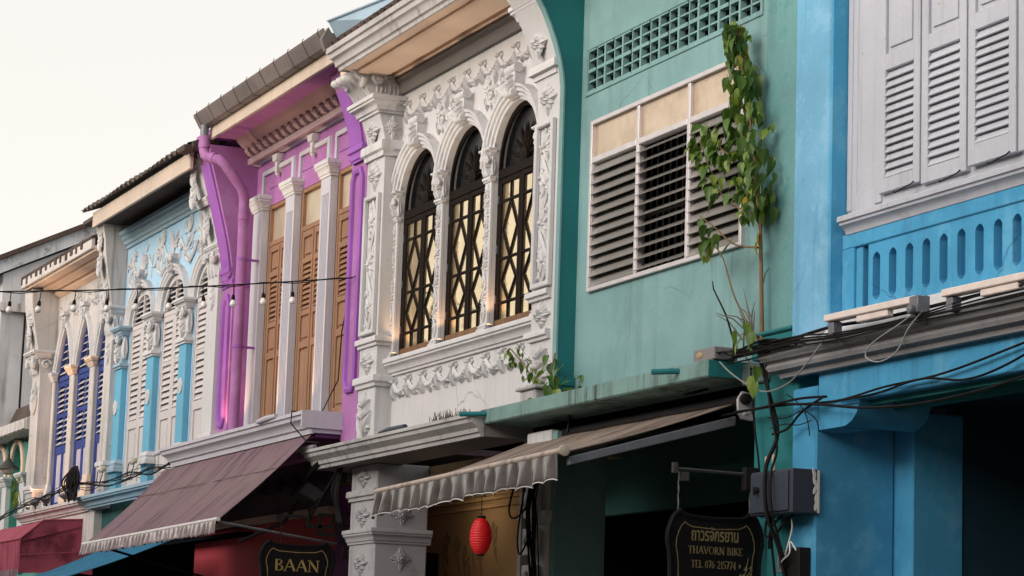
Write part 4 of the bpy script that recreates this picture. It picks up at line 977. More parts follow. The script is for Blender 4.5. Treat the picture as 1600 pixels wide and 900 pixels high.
b = MB(); b.prism_x([(-.60, 8.02), (6, 10.6), (6, 10.7), (-.6, 8.08)], -28.5, -23.9); b.build("roof", M['asbestos'], H, 0)
# downpipe
b = MB(); PI = [(-27.88, -.70, 7.89), (-27.88, -.70, 7.74)]; b.tube(PI, .050, 10)
b.build("outlet", M['steel'], H, 40)
b = MB(); b.tube([(-27.88, -.70, 7.76), (-27.86, -.70, 7.60), (-27.84, -.69, 7.54), (-27.78, -.66, 7.505), (-27.62, -.58, 7.46), (-27.60, -.53, 7.42), (-27.67, -.29, 7.17), (-27.70, -.245, 7.08), (-27.74, -.23, 6.95), (-27.76, -.22, 6.6), (-27.76, -.22, 4.3)], .060, 12)
b.tube([(-27.865, -.70, 7.68), (-27.86, -.70, 7.62)], .068, 12); b.tube([(-27.74, -.64, 7.495), (-27.68, -.61, 7.48)], .068, 12); b.tube([(-27.745, -.227, 6.9), (-27.748, -.226, 6.82)], .068, 12)
DP = b.build("downpipe", M['purple'], H, 40)
b = MB()
for z in (6.35, 5.35): b.tube([(-27.76, -.22, z), (-27.76, -.22, z+.035)], .066, 12); b.box(-27.78, -27.74, -.165, .0, z+.005, z+.03)
b.build("pipe_clamp", M['violet'], DP, 40)
# canopy
b = MB(); b.ring(-29.32, -24.25, -.46, .1, [(0, 4.09), (.02, 4.09), (.025, 4.14), (.05, 4.15), (.06, 4.19), (.09, 4.215), (.115, 4.23), (.12, 4.27), (.14, 4.275), (.14, 4.31), (0, 4.32)], right=False); b.build("canopy_cornice", M['lilac'], H, 40)
b = MB(); b.box(-29.32, -24.25, -.459, .1, 4.10, 4.315); b.prism_x([(-.60, 4.145), (-.60, 4.315), (-.46, 4.318), (.1, 4.318), (.1, 4.14)], -24.25, -24.22); b.build("canopy_slab", M['lilac'], H, 0)
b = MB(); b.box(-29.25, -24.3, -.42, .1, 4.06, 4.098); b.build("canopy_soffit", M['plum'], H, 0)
b = MB(); b.tube([(-29.2, -.50, 4.30), (-29.45, -.55, 4.285), (-29.7, -.58, 4.26)], [.035, .034, .02], 8); b.build("spout", M['lilac'], H, 40)
b = MB(); b.tube([(-25.05, -.60, 4.325), (-25.35, -.61, 4.32), (-25.6, -.62, 4.305)], [.022, .032, .024], 8); b.build("spout", M['lilac'], H, 40)
# ground floor
b = MB(); b.box(-31, -25.78, .35, .45, .14, 3.42); b.build("red_wall", M['red'], H, 0)
b = MB(); b.box(-25.78, -23.88, .345, .45, .14, 3.7); b.build("plum_wall", M['plum'], H, 0)
b = MB(); b.box(-31, -25.78, .30, .45, 3.50, 4.06); b.build("shopfront_beam", M['dullplum'], H, 0)
b = MB(); b.box(-31, -25.8, .26, .45, 3.425, 3.495); b.build("beam_moulding", M['fasciawarm'], H, 0)
b = MB(); b.garland(front(0, .30, 0), -30.6, -26.0, 3.86, 9, .08, .06); b.build("stucco_frieze", M['dullplum'], H, 60)
b = MB(); b.box(-28.6, -23.9, .40, 4.0, 3.95, 4.05); b.build("walkway_ceiling", M['dullplum'], H, 0)
b = MB(); b.box(-28.15, -24.3, .6, .65, 4.0, 7.8); b.build("dark_room", M['dark'], H, 0)

# ================================================================== LIGHT BLUE SHOPHOUSE
H = thing("light_blue_shophouse", "pale blue shophouse with stucco birds above three bays of white louvred shutters", "shophouse", (-31.4, 0, 0))
cL = [-32.745, -31.215, -29.725]; hwL = .58
b = MB(); arched_wall(b, -33.78, -29.08, 3.9, 7.75, 0.0, .2, [(c, hwL-.02, 4.05, 6.27, .44, 0) for c in cL], 14); b.build("wall", M['lb'], H, 30)
# piers
for x0, x1, left in ((-34.04, -33.67, True), (-29.21, -28.78, False)):
    ys = [(-.15, 3.9), (-.15, 6.3), (-.17, 6.55), (-.21, 6.8), (-.26, 7.05), (-.30, 7.3), (-.32, 7.5), (-.36, 7.7)] if left else [(-.17, 3.9), (-.17, 6.6), (-.20, 6.8), (-.27, 7.1), (-.38, 7.4), (-.45, 7.6), (-.50, 7.75)]
    b = MB(); b.prism_x([(.2, 3.9)]+ys+[(.2, ys[-1][1])], x0, x1); P = b.build("pier", M['oldwhite' if left else 'white'], H, 20)
    xm = (x0+x1)/2; b = MB()
    zc = 6.42 if left else 6.55
    b.ring(x0, x1, -.17, .0, cornice(zc+.08, zc+.18, .06)); b.ring(x0, x1, -.15, .0, band(4.42, 4.52, .04)); b.build("pier_moulding", M['trim'], P, 40)
    b = MB(); F = front(0, -.15 if left else -.17, 0)
    for k in range(3): b.petal(F, x0+.08+k*(x1-x0-.16)/2, zc-.2, math.pi/2+.15*(k-1), .26, .12, .05)
    for d in (-1, 1): b.scroll(F, xm+d*.15, zc+.02, .07, 1.3, .03, -d, 0, .05)
    G = side(x1, 0, 0)
    for k in range(2): b.petal(G, -.12+k*.08, zc-.15, math.pi/2, .2, .1, .05)
    b.build("capital", M['orn'], P, 60)
    b = MB(); b.acanthus(F, xm, zc-.42, .24, .34, .03)
    for za, zb in ((zc+.24, zc+.56), (zc+.58, zc+.92)):
        yy = ys[3][0] if za < 7.0 else ys[-2][0]; b.acanthus(front(0, yy-.01, 0), xm, (za+zb)/2, .26, zb-za, .035)
    b.acanthus(front(0, ys[-2][0]-.02, 0), xm, ys[-1][1]-.2, .26, .3, .03)
    b.build("floral_relief", M['orn'], P, 60)
    if not left:
        b = MB(); b.ring(x0+.02, x1-.02, -.33, .0, cornice(7.17, 7.26, .05)); b.build("bracket_moulding", M['trim'], P, 40)
# pilasters
for i, (x0, x1) in enumerate([(-33.757, -33.36), (-32.12, -31.80), (-30.63, -30.33)]):
    yf = -.08; xm = (x0+x1)/2
    b = MB(); b.box(x0, x1, yf, 0, 4.0, 5.76); P = b.build("pilaster", M['lbpil'], H, 0, .008)
    b = MB(); b.box(x0+.01, x1-.01, yf-.002, 0, 5.76, 6.28); b.ring(x0, x1, yf, 0, band(5.73, 5.80, .04)); b.ring(x0, x1, yf, 0, base_prof(4.36, 4.52, .05)); b.ring(x0, x1, yf, 0, cornice(6.17, 6.29, .09)); b.build("pilaster_moulding", M['trim'] if i else M['lbcorn'], P, 40)
    b = MB(); F = front(0, yf-.002, 0); b.acanthus(F, xm, 5.98, .26, .34, .05)
    for d in (-1, 1): b.scroll(F, xm+d*.12, 6.13, .06, 1.2, .026, -d, 0, .04)
    b.petal(side(x1-.01, 0, 0), -.05, 5.86, math.pi/2, .3, .1, .06)
    b.build("capital", M['orn'], P, 60)
    b = MB(); b.lathe((xm, yf, 5.22), (0, -1, 0), [(.10, 0), (.10, .012), (.075, .02), (.06, .012), (.03, .03)], 14); b.rosette(F, xm, 5.22, .09, .03, 8); b.build("roundel", M['orn'], P, 50)
for c in cL:
    A = arc(c, 6.27, hwL-.02, .44, math.pi, 0, 18)
    b = MB(); b.sweep([(x, 0, z) for x, z in A], [(0, 0), (0, .03), (.03, .04), (.04, .055), (.07, .06), (.08, .045), (.09, .065), (.12, .07), (.13, 0)]); b.build("archivolt", M['trim'], H, 40)
    b = MB(); z0 = 6.74; F = front(0, -.03, 0); b.prism_y([(c-.06, z0), (c+.06, z0), (c+.10, z0+.22), (c-.10, z0+.22)], -.09, 0); b.scroll(front(0, -.09, 0), c-.06, z0+.17, .05, 1.2, .025, 1); b.scroll(front(0, -.09, 0), c+.06, z0+.17, .05, 1.2, .025, -1); b.acanthus(front(0, -.09, 0), c, z0+.06, .16, .16, .04); b.build("keystone", M['orn'], H, 50)
    # shutters
    a0, a1 = c-hwL+.05, c+hwL-.05
    yb_ = .05
    A2 = arc(c, 6.27, hwL-.05, .40, math.pi, 0, 16)
    b = MB(); b.sweep([(a0-.025, yb_, 4.05)]+[(x, yb_, z) for x, z in A2]+[(a1+.025, yb_, 4.05)], [(.03, 0), (.03, .04), (-.03, .04), (-.03, 0)]); b.box(a0, a1, yb_-.04, yb_+.02, 6.215, 6.27); b.box(c-.02, c+.02, yb_-.036, yb_+.02, 6.27, 6.64)
    W = b.build("shutter_frame", M['lbshut'], H, 30)
    b = MB(); b.box(a0-.03, a1+.03, .12, .13, 4.0, 6.8); b.build("dark_backing", M['dark'], W, 0)
    for k in range(5):
        z = 6.31+k*.068; hwk = (hwL-.07)*math.sqrt(max(0, 1-((z-6.25)/.42)**2))
        for d in (-1, 1):
            if hwk > .06: slat_rows(W, min(c+d*.022, c+d*hwk), max(c+d*.022, c+d*hwk), z-.03, z+.03, 1, yb_-.012, M['lbshut'], depth=.055, th=.009, tilt=42)
    for x0, x1 in ((a0+.004, c-.003), (c+.003, a1-.004)):
        b = MB(); y0, y1 = .01, .05; st = .075; zq = 4.98
        b.box(x0, x0+st, y0, y1, 4.08, 6.21); b.box(x1-st, x1, y0, y1, 4.08, 6.21)
        for z0, z1 in ((4.08, 4.18), (4.90, zq+.03), (5.58, 5.63), (6.14, 6.21)): b.box(x0+st, x1-st, y0, y1, z0, z1)
        b.box(x0+st, x1-st, y0+.02, y1, 4.18, 4.90); b.box(x0+st+.05, x1-st-.05, y0+.006, y0+.02, 4.24, 4.84)
        D = b.build("shutter", M['lbshut'], W, 0, .003)
        for z0, z1 in ((zq+.035, 5.575), (5.635, 6.135)): slat_rows(D, x0+st+.002, x1-st-.002, z0, z1, 7, y0+.018, M['lbshut'], depth=.086, th=.010, tilt=64, jitter=.8)
# cornice, birds
b = MB(); moulding(b, -33.76, -29.08, [(0, 7.38), (.03, 7.38), (.035, 7.42), (.06, 7.43), (.065, 7.47), (.10, 7.50), (.10, 7.53), (.14, 7.55), (.14, 7.60), (0, 7.61)]); b.build("cornice", M['lbcorn'], H, 40)
def bird(F, u, v, s_, d, g):
    """phoenix in low relief: thin curved neck, spread wing feathers, long split tail"""
    b = MB()
    P2 = lambda pts: [(u+d*a*s_, v+c*s_) for a, c in pts]
    b.stroke(F, P2([(-.03, -.22), (.02, -.12), (.05, -.02), (.02, .10), (-.05, .19), (-.12, .21), (-.18, .17)]), .032*s_, .011*s_, 0, 6)
    b.dome(F, u+d*.035*s_, v-.05*s_, .05*s_, .09*s_, .035*s_); b.petal(F, u-d*.13*s_, v+.205*s_, math.pi/2+d*1.2, .13*s_, .05*s_, .035*s_)
    for q, L in ((.55, .30), (.85, .38), (1.15, .44), (1.45, .40)): b.petal(F, u+d*.06*s_, v+.0*s_, math.pi/2-d*(1.57-q), L*s_, .05*s_, .026*s_, .008)
    for q, L in ((2.5, .30), (2.8, .34), (3.1, .28)): b.petal(F, u+d*.02*s_, v+.02*s_, math.pi/2-d*(1.57-q), L*s_, .045*s_, .022*s_, .008)
    for k, (q, L) in enumerate(((-1.0, .40), (-1.4, .34), (-1.8, .30))): b.petal(F, u-d*.03*s_, v-.20*s_, math.pi/2-d*(1.57-q), L*s_, .045*s_, .022*s_)
    b.stroke(F, P2([(.02, -.18), (.12, -.30), (.25, -.29), (.34, -.18), (.42, -.20)]), .014*s_, .008*s_); b.stroke(F, P2([(-.04, -.22), (-.12, -.36), (-.24, -.36), (-.30, -.26)]), .014*s_, .008*s_)
    return b.build("bird_relief", M['orn'], H, 60)
F = front(0, -.002, 0)
for u, v, s_, d in ((-33.35, 7.08, .62, 1), (-32.75, 6.98, .62, -1), (-31.95, 7.14, .70, 1), (-31.35, 7.05, .66, -1), (-30.72, 7.16, .72, 1), (-30.12, 7.14, .66, -1), (-29.45, 7.15, .70, 1)): bird(F, u, v, s_, d, rng)
b = MB(); g = random.Random(44)
for k in range(16):
    u = -33.5+k*.275; q = math.sin(k*2.5); v = 7.08+.13*q
    b.petal(F, u, v, g.uniform(0, 6.28), .14, .05, .022); b.petal(F, u, v-.05, g.uniform(-2.4, -.7), .15, .045, .02)
    if k % 4 == 1: b.scroll(F, u, v+.05, .075, 1.3, .02, 1 if q > 0 else -1)
b.stroke(F, [(-33.6+k*.115, 7.06+.12*math.sin(k*.95)) for k in range(39)], .016, .016)
for u in (-33.05, -31.65, -30.4): b.stroke(F, [(u-.35, 6.85), (u-.18, 6.78), (u, 6.88), (u+.18, 7.02), (u+.34, 6.94)], .03, .02); b.scroll(F, u+.38, 6.90, .07, 1.2, .02, 1)
b.build("vine_relief", M['orn'], H, 60)
# eave and corrugated roof
b = MB(); b.box(-34.0, -28.80, -.56, .2, 7.70, 7.75); b.build("soffit", M['tile'], H, 0)
b = MB(); b.box(-33.3, -28.72, -.60, -.56, 7.56, 7.76); b.build("fascia_board", M['fasciawarm'], H, 0, .004)
b = MB(); n = 24; x0, pit = -33.55, .208; vs = []; q = 8
for i in range(n*q+1):
    x = x0+i*pit/q; dz = .026*math.cos(2*math.pi*i/q)
    for y, z in ((-.70, 7.80), (-.70, 7.789), (5.0, 10.0)): vs.append((x, y+(.012*math.sin(i*.7) if y < 0 else 0), z+dz))
b.add(vs, [f for i in range(n*q) for f in ((i*3, i*3+1, i*3+4, i*3+3), (i*3, i*3+3, i*3+5, i*3+2))]); b.build("roof", M['asbestos'], H, 60)
b = MB(); b.box(-34.0, -28.6, -.40, .15, 7.95, 7.76) if False else None
b = MB()
for k in range(5): b.box(-28.72+rng.uniform(-.05, .05), -28.50+rng.uniform(-.03, .03), -.74+k*.10, -.62+k*.10, 7.72+k*.04, 7.80+k*.05)
b.build("broken_tile_edge", M['tile'], H, 0, .01)
# ledge and lower part
b = MB(); b.ring(-34.17, -29.3, -.20, .1, cornice(3.90, 4.06, .15), right=False); b.build("ledge", M['lbcorn'], H, 40)
b = MB(); b.box(-34.17, -29.3, -.05, .2, 3.6, 4.05); b.build("lower_wall", M['tealdim'], H, 0)  # shade below the ledge put into this wall's dark teal
b = MB(); b.box(-34.2, -28.8, 1.2, 1.3, .14, 3.9); b.box(-34.1, -28.8, .21, 1.19, 3.35, 3.39); b.build("shop_wall", M['dark'], H, 0)
H.location = Vector(H.location)+Vector((.17, -.06, -.045))

# ================================================================== ARCHED WHITE SHOPHOUSE
H = thing("arched_white_shophouse", "stained white shophouse with pointed-arch windows and deep blue louvred doors", "shophouse", (-36.2, 0, 0))
oA = [(-37.01, .47), (-35.83, .46), (-34.65, .46)]
b = MB(); arched_wall(b, -37.62, -33.9, 3.7, 7.35, 0, .2, [(c, w, 4.02, 5.98, .70, .75) for c, w in oA], 16); b.build("wall", M['oldwhite'], H, 30)
ys = [(-.22, 3.7), (-.22, 6.0), (-.25, 6.3), (-.30, 6.55), (-.36, 6.85), (-.40, 7.1), (-.41, 7.3)]
b = MB(); b.prism_x([(.2, 3.7)]+ys+[(.2, 7.3)], -38.12, -37.62); P = b.build("pier", M['oldwhite'], H, 20)
b = MB(); b.ring(-38.12, -37.62, -.26, 0, cornice(6.28, 6.40, .10)); b.ring(-38.12, -37.62, -.22, 0, band(4.3, 4.4, .04)); b.build("pier_moulding", M['trim'], P, 40)
b = MB(); F = front(0, -.25, 0); G = side(-37.62, 0, 0)
for k in range(3): b.petal(F, -38.02+k*.15, 6.05, math.pi/2+.2*(k-1), .26, .13, .06)
for d in (-1, 1): b.scroll(F, -37.87+d*.17, 6.22, .08, 1.3, .035, -d, 0, .06)
b.scroll(G, -.14, 6.2, .075, 1.3, .022, 1)
b.build("capital", M['orn'], P, 60)
b = MB(); b.acanthus(front(0, -.23, 0), -37.87, 5.72, .3, .5, .05); b.vine(front(0, -.36, 0), -37.87, 6.46, 7.1, .3, .05); b.build("floral_relief", M['orn'], P, 60)
for i, (x0, x1) in enumerate([(-37.61, -37.47), (-36.54, -36.29), (-35.37, -35.11)]):
    b = MB(); b.box(x0, x1, -.035, 0, 4.0, 6.0); P = b.build("pilaster", M['oldwhite'], H, 0, .008)
    b = MB(); b.ring(x0, x1, -.035, 0, base_prof(4.02, 4.42, .05)); b.ring(x0, x1, -.035, 0, cornice(5.93, 6.06, .07)); b.build("pilaster_moulding", M['cream' if i else 'trim'], P, 40)
for c, w in oA:
    A = arc(c, 5.98, w, .70, math.pi, 0, 18, .75)
    b = MB(); b.sweep([(x, 0, z) for x, z in A], [(0, 0), (0, .025), (.03, .03), (.04, .05), (.08, .05), (.09, .04), (.11, .055), (.12, 0)]); b.build("archivolt", M['trim'], H, 40)
    b = MB(); b.prism_y([(c-.05, 6.68), (c+.05, 6.68), (c+.09, 6.86), (c-.09, 6.86)], -.06, 0); b.box(c-.12, c+.12, -.09, 0, 6.86, 6.91); b.acanthus(front(0, -.06, 0), c, 6.76, .13, .16, .03); b.build("keystone", M['orn'], H, 50)
    yw = .065; A2 = arc(c, 5.98, w-.01, .685, math.pi, 0, 18, .75)
    b = MB(); b.sweep([(c-w+.01, yw, 4.05)]+[(x, yw, z) for x, z in A2]+[(c+w-.01, yw, 4.05)], [(0, 0), (0, .04), (-.055, .04), (-.055, 0)]); b.box(c-w+.06, c+w-.06, yw-.04, yw+.01, 5.92, 5.99); b.box(c-.02, c+.02, yw-.036, yw+.01, 5.99, 6.6)
    W = b.build("window_frame", M['indigo'], H, 30)
    b = MB(); b.box(c-w, c+w, .17, .18, 4.0, 6.7); b.build("dark_backing", M['dark'], W, 0)
    for k in range(5):
        z = 6.05+k*.105; t = (z-5.98)/.685; hwk = (w-.07)*max(0, (1-t))**.75
        for d in (-1, 1):
            if hwk > .07: slat_rows(W, min(c+d*.025, c+d*hwk), max(c+d*.025, c+d*hwk), z-.04, z+.04, 1, yw-.012, M['lbshut'], depth=.085, th=.010, tilt=38)
    for x0, x1 in ((c-w+.066, c-.004), (c+.004, c+w-.066)):
        st = .045; b = MB(); y0, y1 = yw-.035, yw+.005
        b.box(x0, x0+st, y0, y1, 4.06, 5.91); b.box(x1-st, x1, y0, y1, 4.06, 5.91)
        for z0, z1 in ((4.06, 4.14), (4.84, 4.96), (5.38, 5.44), (5.84, 5.91)): b.box(x0+st, x1-st, y0, y1, z0, z1)
        D = b.build("door_leaf", M['indigo'], W, 0, .003)
        b = MB(); b.box(x0+st, x1-st, y0+.015, y1, 4.14, 4.84); b.build("lower_panel", M['lilacpanel'], D, 0)
        for z0, z1 in ((4.965, 5.375), (5.445, 5.835)): slat_rows(D, x0+st+.002, x1-st-.002, z0, z1, 5, y0+.015, M['lbshut'], depth=.085, th=.010, tilt=40, jitter=1.)
b = MB(); F = front(0, 0, 0)
b.garland(F, -37.45, -33.95, 7.0, 6, .09, .035); b.cartouche(F, -36.42, 6.98, .5, .35, .035); b.cartouche(F, -35.25, 6.98, .5, .35, .035); b.build("upper_relief", M['orn'], H, 60)
b = MB(); b.box(-38.12, -33.9, -.42, .2, 7.34, 7.42); b.prism_x([(-.27, 7.34), (-.25, 7.30), (-.12, 7.28), (-.10, 7.34)], -37.6, -34.17); b.prism_x([(-.10, 7.34), (-.08, 7.24), (0, 7.2), (0, 7.34)], -37.6, -34.17); b.build("soffit", M['cream'], H, 0)
b = MB(); b.box(-38.16, -33.9, -.47, -.42, 7.37, 7.52); b.build("fascia", M['oldwhite'], H, 0, .006)
b = MB(); g = random.Random(3)
for k in range(13):
    x = -38.14+k*.305; b.box(x, x+.04+.10*g.random(), -.478-.008*g.random(), -.45, 7.40+.05*g.random(), 7.50+.03*g.random())
b.prism_x([(-.47, 7.50), (.9, 7.95), (.9, 8.0), (-.47, 7.55)], -38.16, -33.9); b.build("roof", M['tile'], H, 0)
b = MB(); b.ring(-38.12, -34.17, -.22, .1, cornice(3.84, 4.0, .14)); b.build("ledge", M['oldwhite'], H, 40)
b = MB(); b.box(-38.12, -33.9, -.219, .2, 3.4, 3.99); b.build("lower_wall", M['oldwhite'], H, 0)
b = MB(); b.box(-47, -33.0, 1.35, 1.4, .14, 3.9); b.box(-38.1, -33.9, .21, 1.34, 3.35, 3.39); b.build("shop_wall", M['dark'], H, 0)

# ================================================================== FAR HOUSES
H = thing("gabled_grey_house", "tall stained grey house with a peeling sloping roof edge behind the pointed-arch house", "house", (-44, 3, 0))
b = MB(); b.prism_x([(-.05, .14), (-.05, 8.1), (4.5, 10.3), (9, 8.1), (9, .14)], -48, -41.5); b.build("wall", M['grey'], H, 0)
b = MB(); b.prism_x([(-.35, 7.98), (-.35, 8.20), (4.5, 10.58), (4.5, 10.36)], -48, -41.40); b.build("verge_board", M['peel'], H, 0)
b = MB(); b.prism_x([(-.45, 8.16), (-.45, 8.24), (4.5, 10.66), (4.5, 10.58)], -48, -41.32)
b.build("roof", M['tile'], H, 0)
b = MB(); b.box(-41.5, -41.38, -.1, 9, 7.48, 7.62); b.build("string_course", M['oldwhite'], H, 0)
b = MB(); b.tube([(-41.42, .33, 7.5), (-41.40, .32, 6.6), (-41.41, .33, 5.4)], .018, 6); b.build("drain_cable", M['cable'], H, 30)
H = thing("green_arcade_house", "low house with sea-green arcade of pale arches at the far left edge", "house", (-41, 0, 0))
oG = [(-41.42, .36, 3.2, 4.72, .50, 0), (-40.23, .40, 3.2, 4.72, .52, 0), (-39.02, .36, 3.2, 4.72, .5, 0)]
b = MB(); arched_wall(b, -46, -38.14, .14, 5.45, .10, .25, oG, 14); b.build("wall", M['arcade'], H, 30)
for c, w, z0, zs, rr, _ in oG:
    A = arc(c, zs, w, rr, math.pi, 0, 16); b = MB(); b.sweep([(x, .1, z) for x, z in A], [(0, 0), (0, .04), (.06, .05), (.09, .03), (.09, 0)]); b.build("archivolt", M['cream'], H, 40)
    b = MB(); b.box(c-w, c+w, .22, .24, 3.2, 5.3); b.build("arch_infill", M['arcade'], H, 0)
for x0, x1 in ((-41.06, -40.63), (-39.83, -39.38), (-38.66, -38.3)):
    b = MB(); b.box(x0+.1, x1-.02, .03, .1, 3.2, 4.6); b.ring(x0+.08, x1, .03, .1, cornice(4.58, 4.72, .08)); b.build("pilaster", M['trim'], H, 40)
b = MB(); b.prism_x([(-.20, 5.30), (-.20, 5.47), (.12, 5.62), (.12, 5.30)], -46, -38.45); b.build("canopy", M['oldwhite'], H, 0)
b = MB()
for k in range(24): b.box(-45.9+k*.31, -45.62+k*.31, -.23, -.20, 5.31, 5.46)
b.build("canopy_tile", M['oldwhite'], H, 0, .004)
b = MB(); b.prism_x([(.11, 5.45), (.3, 5.9), (.5, 5.45)], -46, -38.3); b.build("roof", M['tile'], H, 0)
# ================================================================== AWNINGS
def sheet(mb, P, th=0.006):
    """grid of 3D points [row][col] given a little thickness downwards"""
    nr, nc = len(P), len(P[0]); vs = [p for r_ in P for p in r_]; k = len(vs); vs = vs + [(x, y+.002, z-th) for x, y, z in vs]
    fs = []
    for i in range(nr-1):
        for j in range(nc-1):
            a = i*nc+j; fs.append((a, a+1, a+nc+1, a+nc)); fs.append((k+a, k+a+nc, k+a+nc+1, k+a+1))
    for j in range(nc-1): fs += [(j, k+j, k+j+1, j+1), ((nr-1)*nc+j, (nr-1)*nc+j+1, k+(nr-1)*nc+j+1, k+(nr-1)*nc+j)]
    for i in range(nr-1): fs += [(i*nc, (i+1)*nc, k+(i+1)*nc, k+i*nc), (i*nc+nc-1, k+i*nc+nc-1, k+(i+1)*nc+nc-1, (i+1)*nc+nc-1)]
    return mb.add(vs, fs)
def valance(mb, x0, x1, y, zl, zr, h, folds, amp, seed, scal=0.25):
    g = random.Random(seed); n = folds*8; ph = [g.uniform(-.9, .9) for _ in range(folds+2)]; am = [g.uniform(.35, 1.3) for _ in range(folds+2)]; dr = [g.uniform(.8, 1.1) for _ in range(folds+2)]
    rows = []
    for i in range(7):
        t = i/6; row = []
        for j in range(n+1):
            s_ = j/n; q = s_*folds; k = int(min(q, folds-1e-6)); f = q-k
            a = am[k]*(1-f)+am[k+1]*f; dp = dr[k]*(1-f)+dr[k+1]*f; p_ = ph[k]*(1-f)+ph[k+1]*f
            w = math.sin(2*math.pi*q+p_*(1+t))*a*amp*(.15+.85*t)+.35*amp*t*math.sin(4.3*q+seed)
            row.append((x0+(x1-x0)*s_+.012*t*math.cos(2*math.pi*q*1.0+p_), y-w-.012*t, zl+(zr-zl)*s_-h*t*(1+scal*(dp-1)+.06*math.sin(2*math.pi*q+p_+1)*t)))
        rows.append(row)
    mb.hem = rows[-1]; return sheet(mb, rows, .003)
def fabric(mb, x0, x1, a, c, zla, zlc, sag=.03, nx=26, ny=10, seed=1):
    g = random.Random(seed); ph = g.uniform(0, 6); rows = []
    for i in range(ny+1):
        t = i/ny; row = []
        for j in range(nx+1):
            s_ = j/nx; y = a[0]+(c[0]-a[0])*t; zz = (a[1]+(zla-a[1])*(1-s_))*(1-t)+(c[1]+(zlc-c[1])*(1-s_))*t
            row.append((x0+(x1-x0)*s_, y, zz-sag*math.sin(math.pi*t)-.014*math.sin(9*s_*math.pi+ph)*math.sin(math.pi*t)-.012*math.sin(23*s_+ph*2+2*t)*t*(1-t)*2-.010*abs(math.sin(7*math.pi*s_))*math.sin(math.pi*t)))
        rows.append(row)
    return sheet(mb, rows)
# purple awning
A = thing("awning", "dusty purple canvas awning with a silvery gathered valance under the purple house", "awning", (-27, -.47, 4.0))
b = MB(); fabric(b, -29.65, -24.3, (-.47, 4.08), (-1.385, 3.19), 4.08, 3.155, .035, 30, 12, 4); FB = b.build("canvas", M['awningpurple'], A, 60)
b = MB()
for s_ in (.36,): b.tube([(-29.6+5.25*k/20, -.47-.915*s_-.002, 4.085-.905*s_-.028+.003*math.sin(k)) for k in range(21)], .004, 4)
b.build("seam", M['awningpurple'], FB, 30)
b = MB(); b.tube([(-29.66, -1.39, 3.155), (-24.28, -1.39, 3.19)], .022, 8); b.build("front_bar", M['whiteplastic'], A, 40)
b = MB(); valance(b, -29.68, -24.32, -1.405, 3.15, 3.175, .125, 34, .020, 11); b.build("valance", M['valancepurple'], A, 60)
b = MB(); b.tube([(-24.35, -1.37, 3.17), (-24.45, -.1, 3.02)], .014, 6); b.build("arm", M['steel'], A, 40)
b = MB(); b.tube([(-28.9, -1.37, 3.10), (-28.2, -.2, 2.75)], .016, 6); b.build("arm", M['iron'], A, 40)
# grey awning
A = thing("awning", "dusty grey-brown canvas awning with rumpled scalloped valance below the teal slab", "awning", (-18, -.1, 3.7))
b = MB(); fabric(b, -19.74, -16.12, (-.06, 3.70), (-1.41, 3.255), 3.70, 3.20, .03, 26, 12, 9); FB = b.build("canvas", M['awninggrey'], A, 60)
b = MB(); b.tube([(-19.76, -1.42, 3.192), (-16.10, -1.42, 3.262)], .024, 12); b.build("front_bar", M['barcloth'], A, 40)
b = MB(); b.lathe((-16.10, -1.42, 3.262), (1, 0, .02), [(.036, 0), (.040, .01), (.040, .03), (.028, .035)], 16); b.build("end_cap", M['beige'], A, 40)
b = MB(); valance(b, -19.78, -16.16, -1.438, 3.172, 3.242, .190, 17, .030, 21, .5); V_ = b.build("valance", M['valancegrey'], A, 60); h_ = MB(); h_.tube(b.hem, .005, 4); h_.build("hem", M['whiteplastic'], V_, 60)
b = MB(); b.tube([(-19.8, -.07, 3.70), (-15.95, -.07, 3.70)], .045, 10); b.build("roller", M['iron'], A, 40)
b = MB(); b.box(-16.20, -16.15, -.70, -.07, 3.40, 3.47) if False else b.prism([(-16.17, -.07, 3.60), (-16.17, -.07, 3.53), (-16.17, -1.36, 3.165), (-16.17, -1.36, 3.225)], (.05, 0, 0)); b.build("arm", M['steel'], A, 0, .006)
b = MB(); b.prism_x([(-.15, 3.60), (-.12, 3.56), (-.04, 3.55), (-.015, 3.58), (-.015, 3.74), (-.12, 3.755), (-.155, 3.70)], -15.96, -15.935); b_ = MB(); b_.lathe((-15.94, -.105, 3.70), (1, 0, 0), [(.04, 0), (.04, .04), (.022, .05)], 12); b_.build("motor", M['iron'], A, 40)
for y, z in ((-.06, 3.62), (-.10, 3.60), (-.05, 3.72)): b.lathe((-15.935, y, z), (1, 0, 0), [(.014, 0), (.012, .012), (.002, .014)], 8)
b.build("wall_bracket", M['aluminium'], A, 40)
b = MB(); b.tube([(-16.6, -.05, 3.84), (-16.6, -.25, 3.78)], .01, 5); b.tube([(-18.9, -.1, 3.84), (-18.9, -.12, 3.70)], .012, 5); b.build("hanger", M['iron'], A, 30)
# maroon box awning
A = thing("awning", "maroon boxed canvas awning at the bottom left corner", "awning", (-36, -.2, 3.0))
b = MB(); sec = [(-1.05, 3.02), (-1.05, 3.44), (-.76, 3.70), (-.05, 3.75)]
rows = []
for (y0, z0), (y1, z1) in zip(sec, sec[1:]):
    for k in range(5): t = k/5; rows.append([(-38.0+3.5*j/14, y0+(y1-y0)*t, z0+(z1-z0)*t-.02*math.sin(math.pi*((j*.5) % 1))*(1 if z1 > 3.5 else .4)) for j in range(15)])
rows.append([(-38.0+3.5*j/14, sec[-1][0], sec[-1][1]) for j in range(15)]); sheet(b, rows)
b.build("canvas_top", M['maroon'], A, 30)
b = MB(); g = random.Random(2); C0 = (-.55, 3.30); outl = [(-1.05, 2.98), (-1.05, 3.23), (-1.05, 3.44), (-.9, 3.57), (-.76, 3.70), (-.4, 3.72), (-.05, 3.75), (-.05, 3.4), (-.05, 3.0), (-.4, 3.03), (-.7, 3.0)]
